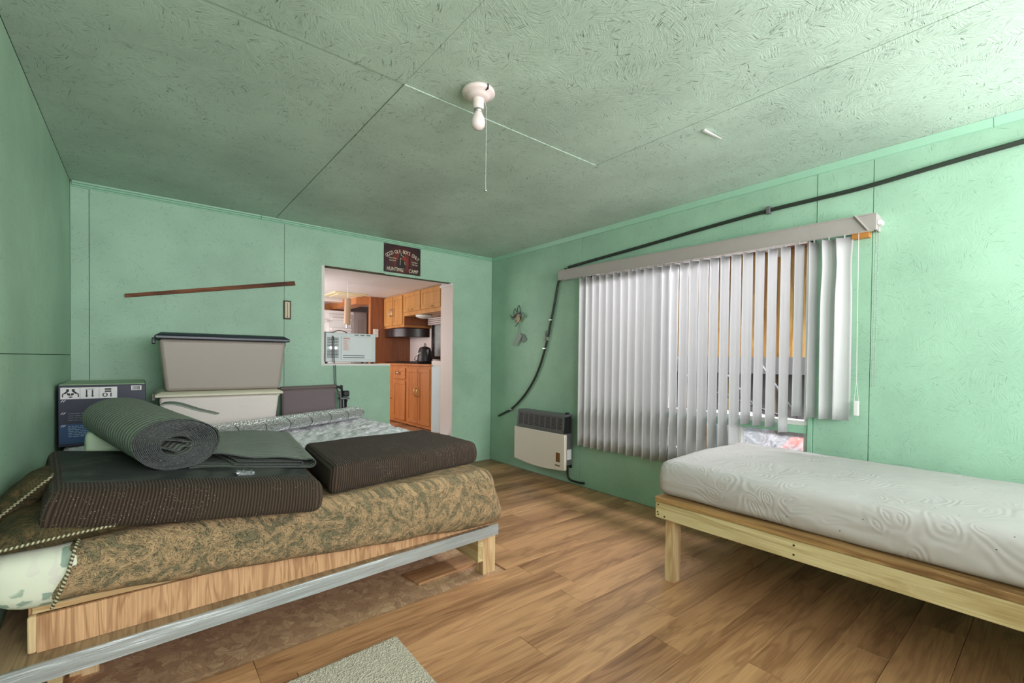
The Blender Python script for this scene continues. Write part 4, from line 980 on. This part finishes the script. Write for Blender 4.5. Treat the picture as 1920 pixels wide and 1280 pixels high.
def blue_box():
    b = thing('cardboard_box', 'navy printed cardboard box standing upside down by the left wall', 'box', (-.19, 3.97, .682))
    x0, x1, y0 = -.388, .008, 3.70
    MB().box(x0, x1, y0, 4.25, .682, 1.043).build('carton', M_NAVY, b, bevel=.003)
    MB().hexa([(x0+.004, y0+.003, 1.0435), (x1-.004, y0+.003, 1.0435), (x1-.004, 4.245, 1.0435), (x0+.004, 4.245, 1.0435), (x0+.004, y0+.003, 1.047), (x1-.004, y0+.003, 1.047), (x1-.004, 4.245, 1.05), (x0+.004, 4.245, 1.05)]).build('flap', M_KRAFT, b)
    y = y0-.0012
    MB().box(-.378, -.128, y, y0, .962, 1.030).build('handling_label', M_LABEL, b)
    ln = MB()
    for xx in (-.2945, -.2105): ln.box(xx, xx+.001, y-.0006, y, .963, 1.029)
    ln.build('label_lines', M_INK, b)
    ic = MB()
    def poly(pts, cx, cz): ic.prism([(cx+p[0], cz+p[1]) for p in pts], 'y', y-.0008, y)
    cx, cz = -.335, .996
    for s in (1, -1):
        poly([(s*.006, .025), (s*.018, .025), (s*.018, .012), (s*.036, -.004), (s*.036, -.022), (s*.031, -.022), (s*.031, -.006), (s*.026, -.002), (s*.024, -.006), (s*.006, .012)], cx, cz)
        poly([(s*.0015, -.001), (s*.014, .003), (s*.014, -.009), (s*.0015, -.015)], cx, cz)
    poly([(0, -.0175), (.012, -.022), (0, -.027), (-.012, -.022)], cx, cz)
    ic.build('handle_with_care_icon', M_INK, b); ic = MB()
    cx = -.2525
    poly([(-.021, .022), (.021, .022), (.021, .0245), (-.021, .0245)], cx, cz)
    for s in (-.013, .013): poly([(s-.003, .018), (s+.003, .018), (s+.003, -.016), (s+.008, -.016), (s, -.025), (s-.008, -.016), (s-.003, -.016)], cx, cz)
    ic.build('arrows_icon', M_INK, b); ic = MB()
    cx = -.170
    for zz in (.016, .003): poly([(-.015, zz), (.015, zz), (.015, zz+.009), (-.015, zz+.009)], cx, cz)
    ic.build('stacking_bars_icon', M_INK, b)
    text_mesh('10', .036, M_INK, 'stack_number', b, Matrix.Translation((cx, y-.0005, cz-.012)) @ Matrix.Rotation(math.pi, 4, 'Y') @ Matrix.Rotation(math.pi/2, 4, 'X'), squeeze=1.5)
    MB().box(-.062, -.012, y, y0, 1.006, 1.035).build('barcode_label', M_LABEL, b)
    bc = MB(); xx = -.056
    while xx < -.02: w_ = random.choice((.0008, .0016, .0024)); bc.box(xx, xx+w_, y-.0006, y, 1.010, 1.031); xx += w_+random.choice((.001, .002))
    bc.build('barcode', M_INK, b)
    MB().box(x0+.006, x1-.01, y0-.0008, y0, .70, .815).build('blue_band', M_BLUEP, b)
    for (za, zb, n, col, wmax) in ((.835, .875, 4, 'grey_print', .3), (.74, .80, 7, 'white_print', .15)):
        tx = MB()
        for k in range(n):
            z = za+(zb-za)*k/(n-1); xx = -.345
            while xx < -.345+wmax*(.75+.25*random.random()): l = .008+.02*random.random(); tx.box(xx, xx+l, y0-.0014, y0-.0002, z, z+.003); xx += l+.004
        tx.build('small_print', plain(col, C(120, 126, 140) if n == 4 else C(150, 170, 196), .6), b)
    dm = MB()
    for zz in (.80, .873, .946, 1.02):
        for s in (0, .01): dm.add([(-.378+s, y0-.001, zz), (-.374+s, y0-.001, zz), (-.364+s, y0-.001, zz+.012), (-.368+s, y0-.001, zz+.012)], [(0, 1, 2, 3)])
    dm.build('slash_marks', M_LABEL, b)
blue_box()

def camp_chair():
    c = thing('folding_chair', 'folded camp chair with mauve grey mesh back against the wall', 'chair', (1.2, 4.33, -.009))
    def fab(i, j): return (.93+i*.46, 4.29+.03*j-.012*math.sin(math.pi*i), .58+j*.365-.02*math.sin(math.pi*i)*(1-j))
    MB().grid(fab, 16, 10).build('back_fabric', M_CHAIR, c, smooth=True, solid=.004)
    MB().tube([(.92, 4.318, .948), (1.39, 4.318, .958)], .018, 10).build('top_binding', M_CHAIRT, c, smooth='auto')
    for s, xx in ((-1, .905), (1, 1.40)):
        MB().tube(smooth_path([(xx+s*-.005, 4.325, .955), (xx+s*.035, 4.325, .94), (xx+s*.05, 4.325, .88), (xx+s*.05, 4.325, .01)], 6), .011, 8).build('back_tube', M_BLACK, c, smooth=True)
        MB().tube(smooth_path([(xx+s*.0, 4.29, .90), (xx+s*.02, 4.29, .885), (xx+s*.025, 4.29, .83), (xx+s*.025, 4.29, .01)], 6), .010, 8).build('leg', M_DGREY, c, smooth=True)
        MB().tube([(xx+s*.075, 4.30, .84), (xx+s*.085, 4.30, .01)], .013, 8).build('leg', M_BLACK, c, smooth=True)
        MB().box(xx+s*.075-.03, xx+s*.075+.03, 4.27, 4.33, .86, .915).build('arm_end', M_BLACK, c, bevel=.012)
        MB().box(xx+s*.06-.045, xx+s*.06+.045, 4.265, 4.335, .835, .853).build('bracket', M_DGREY, c, bevel=.005)
        MB().tube([(xx+s*.09, 4.30, .83), (xx+s*.055, 4.30, .72)], .009, 8).build('brace', M_DGREY, c, smooth=True)
camp_chair()

# ------------------------------------------------------------------ window wall things
def heater():
    h = thing('wall_heater', 'cream and grey gas wall heater below the hose', 'heater', (3.2, 3.4, .16))
    MB().box(3.2895, 3.3005, 3.10, 3.72, .155, .633).build('back_plate', M_BLACK, h)
    MB().box(3.15, 3.285, 3.075, 3.745, .19, .655).build('casing', M_DGREY, h, bevel=.015)
    # cream front, bowed along its lower edge
    fp = []
    for k in range(13):
        y = 3.03+.757*k/12; fp.append((y, .165-.028*math.sin(math.pi*k/12)))
    fp += [(3.787, .508), (3.03, .508)]
    MB().prism(fp, 'x', 3.118, 3.152).build('front_panel', M_CREAM, h, bevel=.006)
    # grille block, sloping back
    g0 = MB(); g0.prism([(3.124, .512), (3.135, .672), (3.16, .690), (3.24, .69), (3.24, .512)], 'y', 3.058, 3.752) if False else None
    pr = [(3.135, .512), (3.146, .668), (3.17, .690), (3.24, .69), (3.24, .512)]
    MB().add([(p[0], yy, p[1]) for yy in (3.058, 3.752) for p in pr], [(0, 1, 2, 3, 4), (9, 8, 7, 6, 5)]+[(i, (i+1) % 5, 5+(i+1) % 5, 5+i) for i in range(5)]).build('grille_back', M_BLACK, h)
    gb = MB(); th = math.atan2(.011, .156)
    def fx(z): return 3.135+(z-.512)/.156*.011
    for z in (.512, .528, .660): gb.box(fx(z)-.009, fx(z), 3.058, 3.752, z, z+(.016 if z < .6 else .012))
    for k in range(9):
        y = 3.075+k*(3.735-3.075)/8; w_ = .012 if 0 < k < 8 else .017
        y0 = y-w_/2 if 0 < k < 8 else (3.058 if k == 0 else 3.728); y1 = y+w_/2 if 0 < k < 8 else (3.082 if k == 0 else 3.752)
        gb.hexa([(fx(.528)-.009, y0, .528), (fx(.528), y0, .528), (fx(.528), y1, .528), (fx(.528)-.009, y1, .528), (fx(.672)-.009, y0, .672), (fx(.672), y0, .672), (fx(.672), y1, .672), (fx(.672)-.009, y1, .672)])
    for k in range(10): z = .536+k*.0125; gb.box(fx(z)-.006, fx(z)-.001, 3.06, 3.75, z+.004, z+.0105)
    gb.build('grille', M_DGREY, h)
    MB().prism([(3.126, .671), (3.15, .692), (3.245, .692), (3.245, .675), (3.15, .671)], 'y', 3.056, 3.754).build('top_cap', M_DGREY, h) if False else None
    tc = MB(); tc.add([(p[0], yy, p[1]) for yy in (3.056, 3.754) for p in [(3.135, .672), (3.155, .694), (3.25, .694), (3.25, .68)]], [(0, 1, 2, 3), (7, 6, 5, 4)]+[(i, (i+1) % 4, 4+(i+1) % 4, 4+i) for i in range(4)]); tc.build('top_cap', M_DGREY, h)
    MB().lathe([(.022, .694), (.022, .708), (.018, .712)], 14, (3.21, 3.085, 0)).build('control_knob', M_BLACK, h)
    MB().box(3.1165, 3.1182, 3.09, 3.145, .235, .325).build('rating_label', M_BROWNL, h)
    MB().box(3.1165, 3.1182, 3.09, 3.155, .195, .208).build('maker_mark', M_BROWNL, h)
    MB().box(3.20, 3.26, 3.0735, 3.0755, .25, .35).build('side_sticker', M_LABEL, h)
    MB().tube(smooth_path([(3.24, 3.10, .19), (3.24, 3.10, .10), (3.25, 3.07, .05), (3.285, 2.98, .035), (3.296, 2.93, .04)], 6), .011, 8).build('gas_pipe', M_BLACK, h, smooth=True)
heater()
def hose():
    h = thing('gas_hose', 'black hose clipped along the window wall above and beside the blind', 'hose', (3.28, 3.3, 1.2))
    x = 3.2845
    up = [(x, -1.3, 2.36), (x, .15, 2.298), (x, .742, 2.258), (x, 1.02, 2.253), (x, 1.305, 2.25), (x, 1.7, 2.232), (x, 2.3, 2.196), (x, 2.8, 2.17), (x, 3.17, 2.15)]
    MB().tube(smooth_path(up, 6), .0135, 8).build('upper_run', M_HOSE, h, smooth=True)
    dn = [(x, 3.20, 2.14), (x, 3.26, 2.10), (x, 3.31, 2.01), (x, 3.36, 1.80), (x, 3.42, 1.585), (x, 3.46, 1.44), (x, 3.51, 1.30), (x, 3.58, 1.14), (x, 3.69, .97), (x, 3.85, .80), (x, 4.04, .66), (x, 4.16, .605), (x, 4.285, .553)]
    MB().tube(smooth_path(dn, 6), .012, 8).build('lower_run', M_HOSE, h, smooth=True)
    for (y, z) in ((3.405, 1.64), (3.495, 1.345), (4.05, .652)): MB().box(x-.019, 3.3005, y-.022, y+.022, z-.007, z+.007).build('clip', M_STEEL, h, bevel=.003)
    MB().tube([(x, 3.455, 1.53), (x, 3.47, 1.43)], .02, 8).build('coupling', M_DGREY, h, smooth='auto')
    for (y, z) in ((3.46, 1.515), (3.465, 1.46), (3.468, 1.445)): MB().tube([(x, y-.004, z+.007), (x, y, z-.007)], .024, 8).build('clamp', M_STEEL, h)
    MB().box(x-.02, 3.3005, 1.29, 1.315, 2.228, 2.275).build('clip', M_DGREY, h, bevel=.003)
hose()
def wire_thing():
    h = thing('wire_hanging', 'twisted black wire with crumpled grey scraps hanging from a nail', 'wall hanging', (3.28, 3.94, 1.6)); x = 3.27
    for k, (yy, zz) in enumerate(((3.965, 1.80), (3.90, 1.83))):
        MB().tube(smooth_path([(x, yy+.03, 1.70), (x-.01, yy+.025, zz-.03), (x-.01, yy, zz), (x-.01, yy-.02, zz-.04), (x, yy-.015, 1.68), (x-.005, yy+.0, 1.655)], 6), .004, 6).build('wire_loop', M_BLACK, h, smooth=True)
    def cr(i, j): return (3.285-.03*math.sin(math.pi*j), 4.03-.19*i, 1.70+.045*math.sin(math.pi*i)+.04*j-.02+.008*nz3(i*4, j*3, 1, 2))
    MB().grid(cr, 14, 6).build('curled_scrap', plain('grey_scrap', C(150, 156, 152), .6), h, smooth=True, solid=.004)
    MB().tube(smooth_path([(x-.02, 4.04, 1.735), (x-.02, 4.0, 1.70), (x-.025, 3.93, 1.735), (x-.02, 3.86, 1.74), (x-.02, 3.845, 1.705)], 6), .004, 6).build('wire', M_BLACK, h, smooth=True)
    MB().box(3.255, 3.285, 3.895, 3.94, 1.645, 1.735).build('wood_peg', plain('tan_peg', C(186, 158, 128), .6), h, bevel=.004)
    MB().tube([(x, 3.97, 1.60), (x-.01, 3.91, 1.64)], .004, 6).build('wire', M_BLACK, h)
    for yy in (3.905, 3.935): MB().tube([(3.275, yy, 1.64), (3.28, yy-.005, 1.53)], .0015, 5).build('string', M_INK, h)
    MB().hexa([(3.278, 4.01, 1.40), (3.278, 3.955, 1.375), (3.281, 3.955, 1.375), (3.281, 4.01, 1.40), (3.276, 3.93, 1.53), (3.276, 3.862, 1.495), (3.279, 3.862, 1.495), (3.279, 3.93, 1.53)]).build('paper_tag', plain('grey_card', C(158, 164, 160), .6), h)
    MB().hexa([(3.286, 3.86, 1.41), (3.286, 3.80, 1.45), (3.289, 3.80, 1.45), (3.289, 3.86, 1.41), (3.286, 3.90, 1.50), (3.286, 3.86, 1.515), (3.289, 3.86, 1.515), (3.289, 3.90, 1.50)]).build('paper_tag', plain('dull_grey_card', C(132, 134, 138), .6), h)
wire_thing()

def blind():
    b = thing('vertical_blind', 'white vertical blind with a grey valance across the porch window', 'blind', (3.24, 1.95, 2.0))
    def zt(y): return 2.1085-(3.222-y)/2.52*.0395
    Y0, Y1 = 3.222, .702
    def bar(x0, x1, dz0, dz1, ya=Y0, yb=Y1): return MB().hexa([(x0, yb, zt(yb)+dz0), (x1, yb, zt(yb)+dz0), (x1, ya, zt(ya)+dz0), (x0, ya, zt(ya)+dz0), (x0, yb, zt(yb)+dz1), (x1, yb, zt(yb)+dz1), (x1, ya, zt(ya)+dz1), (x0, ya, zt(ya)+dz1)])
    va = bar(3.196, 3.204, -.089, 0).build('valance', M_GREY, b)
    bar(3.192, 3.1965, -.004, .002).build('top_bead', M_GREY, va); bar(3.192, 3.1965, -.0935, -.087).build('bottom_bead', M_GREY, va)
    bar(3.204, 3.30, -.006, 0).build('top_return', M_GREY, va)
    bar(3.204, 3.30, -.089, -.006, Y1+.008, Y1).build('end_return', M_GREY, va); bar(3.204, 3.30, -.089, -.006, Y0, Y0-.008).build('end_return', M_GREY, va)
    bar(3.225, 3.262, -.085, -.045, Y0-.03, Y1+.02).build('head_rail', M_WHITEP, b)
    bar(3.215, 3.285, -.06, -.035, Y1, Y1-.02).build('end_cap', M_WHITEP, b, bevel=.004)
    MB().tube([(3.189, .80, zt(.8)+.004), (3.189, .735, zt(.735)-.092)], .006, 6).build('clip_wire', M_GREY, b)
    n = 27
    for k in range(n):
        y = 2.925-k*(2.925-.86)/(n-1); top = zt(y)-.098
        short = k >= 19
        if k == 26: z0 = .88
        elif k >= 23: z0 = .878
        elif short: z0 = .79 if k < 22 else .765
        else: z0 = .41+random.uniform(-.006, .006)
        th0 = math.radians(-63-8*min(1, k/18)+random.uniform(-3, 3)); tw = math.radians(random.uniform(-5, 5))
        if k in (11, 12): th0 = math.radians(-78)
        if k == 26: th0 = math.radians(-22); tw = math.radians(-6)
        if k == 25: th0 = math.radians(-50)
        nz = 14; na = 8; hw = .0435
        def fn(i, j, y=y, z0=z0, top=top, th0=th0, tw=tw, k=k):
            z = top+(z0-top)*j; a = th0+tw*math.sin(j*math.pi*1.2)
            neck = 1-.18*max(0, 1-abs(j-.16)/.16)*(1 if k in (25, 26) else 0)
            s = (i*2-1)*hw*neck; cur = .015*(1-(i*2-1)**2)
            dx, dy = math.sin(a), math.cos(a)
            return (3.243+dx*s-dy*cur*-1, y+dy*s-dx*cur, z)
        sl = MB().grid(fn, na, nz).build('slat', M_VANE, b, smooth=True, solid=.0011)
        MB().box(3.240, 3.246, y-.002, y+.002, top-.004, top+.016).build('hook', M_WHITEP, sl)
    # pull cords with weight, beaded chain
    MB().tube([(3.235, .79, zt(.79)-.09), (3.238, .786, 1.12)], .0013, 5).build('pull_cord', M_WHITEP, b)
    MB().tube([(3.238, .786, 1.12), (3.238, .795, 1.0)], .001, 5).build('pull_cord', M_WHITEP, b); MB().tube([(3.238, .786, 1.12), (3.238, .774, 1.0)], .001, 5).build('pull_cord', M_WHITEP, b)
    wt = MB().box(3.23, 3.248, .772, .798, .915, 1.002).build('cord_weight', M_WHITEP, b, bevel=.004)
    ch = MB()
    for (yy, ztop, zb) in ((.712, 2.02, 1.09), (.700, 2.02, 1.09)):
        z = ztop
        while z > zb: ch.lathe([(.0005, -.003), (.0028, -.0015), (.0028, .0015), (.0005, .003)], 6, (3.25, yy+.006*(ztop-z), z)); z -= .009
    ch.build('bead_chain', M_STEEL, b, smooth=True)['kind'] = 'stuff'
blind()
solo(MB().box(3.255, 3.3005, .745, .83, 1.955, 1.985), 'wood_block', M_AMBER, 'small amber wood block under the right end of the valance', 'wood block', (3.28, .79, 1.955), bevel=.002)

# ------------------------------------------------------------------ right bed
def bed_right():
    f = thing('wooden_bed', 'raw pine lumber bed frame under the white mattress', 'bed', (2.75, .45, 0))
    MB().box(2.22, 2.258, -.55, 1.447, .352, .441).build('side_rail', M_PINE_Y, f, bevel=.003)
    MB().box(3.21, 3.248, -.55, 1.447, .352, .441).build('side_rail', M_PINE_Y, f, bevel=.003)
    MB().box(2.2585, 3.2095, 1.409, 1.447, .352, .441).build('end_rail', M_PINE_X, f, bevel=.003)
    MB().box(2.2585, 3.2095, -.55, -.512, .352, .441).build('end_rail', M_PINE_X, f, bevel=.003)
    for (x0, y0) in ((2.2585, 1.352), (3.14, 1.352), (2.2585, -.51), (3.14, -.51)):
        MB().box(x0, x0+.069, y0, y0+.0565, 0, .441).build('leg', M_PINE_Z, f, bevel=.002)
    MB().box(2.2165, 3.25, -.55, 1.449, .4425, .4705).build('deck', wood('brown_plywood_deck', C(186, 146, 96), C(110, 74, 42), 'y', 1, .6, False, .9, .6), f, bevel=.002)
    for (yy, zz) in ((1.43, .425), (1.432, .385), (1.428, .372), (1.39, .368), (.752, .418), (.752, .376)): MB().lathe([(.0045, -.0012), (.0045, 0)], 8, (2.2198, yy, zz), 'x').build('screw', M_INK, f)
    dims = (1.0, 2.0, .2); vs, fs = soft((50, 90, 14), .05, dims); pts = []; uv = []
    for u in vs:
        x = 2.243+.985*u[0]; y = -.54+1.992*u[1]; z = .4715+.196*u[2]; s = math.sin(math.pi*min(1, max(0, u[2])))
        if u[0] < .02: x -= .010*s*(1-.3*math.sin(y*5))
        if u[0] < .08 and u[2] < .5: x += .012*(.5-u[2])+.006*nz3(y, u[2], 1, 5)
        if u[1] > .98: y += .006*s
        k = 1 if u[2] > .5 else .3
        z += k*(.005*nz3(x, y, 0, 3)+.003*nz3(x, y, 5, 9))
        if u[2] > .6 and u[0] > .85 and u[1] > .9: z += .016*(u[0]-.85)/.15*max(0, (u[1]-.9)/.1)
        if u[2] > .9: z += .012*math.sin(math.pi*u[0])
        pts.append((x, y, z)); uv.append((y, x-2.24 if u[2] > .98 else z-.66+(x-2.24)))
    solo(MB().add(pts, fs, uv), 'mattress', M_MATT, 'white embossed mattress on the raw pine frame', 'mattress', (2.75, .45, .472), smooth=True)
bed_right()

# ------------------------------------------------------------------ floor things
solo(MB().hexa([(1.158, 2.205, -.008), (1.62, 2.225, -.008), (1.60, 2.375, -.008), (1.132, 2.35, -.008), (1.158, 2.205, .004), (1.62, 2.225, .004), (1.60, 2.375, .004), (1.132, 2.35, .004)]), 'loose_plank', M_LAM, 'short loose laminate plank lying under the platform bed', 'plank', (1.38, 2.29, -.009), bevel=.001)
solo(MB().hexa([(-.30, 2.20, -.008), (-.21, 2.32, -.008), (-.10, 2.50, -.008), (-.34, 2.55, -.008), (-.30, 2.20, .004), (-.21, 2.32, .004), (-.10, 2.50, .004), (-.34, 2.55, .004)]), 'plank_offcut', M_LAM, 'orange wood offcut under the left end of the platform bed', 'plank', (-.24, 2.4, -.009), bevel=.001)
vs, fs = soft((110, 90, 3), .003, (.80, .60, .012)); cp = MB()
cp.add([(.05+.80*u[0]+(.008*u[1]-.004), 1.235+.60*u[1]-.03*(1-u[0]), .0005+.0115*u[2]+(.003*nz3(u[0]*8, u[1]*6, 0, 9)+.002*nz3(u[0]*8, u[1]*6, 4, 25) if u[2] > .5 else 0)) for u in vs], fs)
solo(cp, 'carpet_piece', M_CARPET, 'beige carpet remnant on the laminate floor', 'carpet', (.45, 1.53, 0), smooth=True)

# ------------------------------------------------------------------ ceiling lamp
def lamp():
    l = thing('ceiling_lamp', 'white porcelain ceiling lampholder with a bare bulb', 'lamp', (1.19, 1.73, 2.31)); c = (1.19, 1.73, 2.448)
    MB().lathe([(.075, 0), (.076, -.012), (.070, -.020), (.055, -.022), (.052, -.030), (.040, -.036), (.03, -.038)], 32, c).build('base', M_PORC, l, smooth=True)
    MB().lathe([(.027, -.036), (.0255, -.075), (.022, -.082)], 24, c).build('socket', M_PORC, l, smooth='auto')
    MB().lathe([(.020, -.080), (.0185, -.088), (.020, -.091), (.0185, -.095)], 20, c).build('bulb_cap', M_STEEL, l, smooth='auto')
    MB().lathe([(.018, -.094), (.020, -.104), (.029, -.122), (.033, -.140), (.030, -.158), (.020, -.170), (.004, -.1745)], 28, c).build('bulb', M_BULB, l, smooth=True)
    MB().box(c[0]-.004, c[0]+.002, c[1]-.078, c[1]-.06, 2.425, 2.447).build('screw_slot', M_INK, l)
    MB().tube(smooth_path([(1.214, 1.722, 2.415), (1.226, 1.72, 2.39), (1.234, 1.728, 2.30), (1.236, 1.73, 2.015)], 6), .0007, 5).build('pull_chain', M_WHITEP, l)
    MB().lathe([(.0008, -.007), (.005, -.005), (.007, 0), (.005, .005), (.0008, .007)], 12, (1.236, 1.73, 2.008)).build('chain_ball', M_STEEL, l, smooth=True)
lamp()

vs, fs = soft((8, 6, 3), .006, (.07, .05, .02)); wp = MB()
wp.add([(.29+.06*u[0]+.012*nz3(u[0]*4, u[1]*4, u[2], 2), 2.09+.05*u[1], .769-.0875*(.29+.06*u[0])+.0+.012*u[2]*(1+nz3(u[0]*5, u[1]*5, 2, 2))) for u in vs], fs)
solo(wp, 'plastic_wrapper', plain('cloudy_clear_plastic', C(120, 124, 128), .15, spec=.9), 'small crumpled clear plastic scrap beside the rolled mat', 'wrapper', (.33, 2.01, .77))
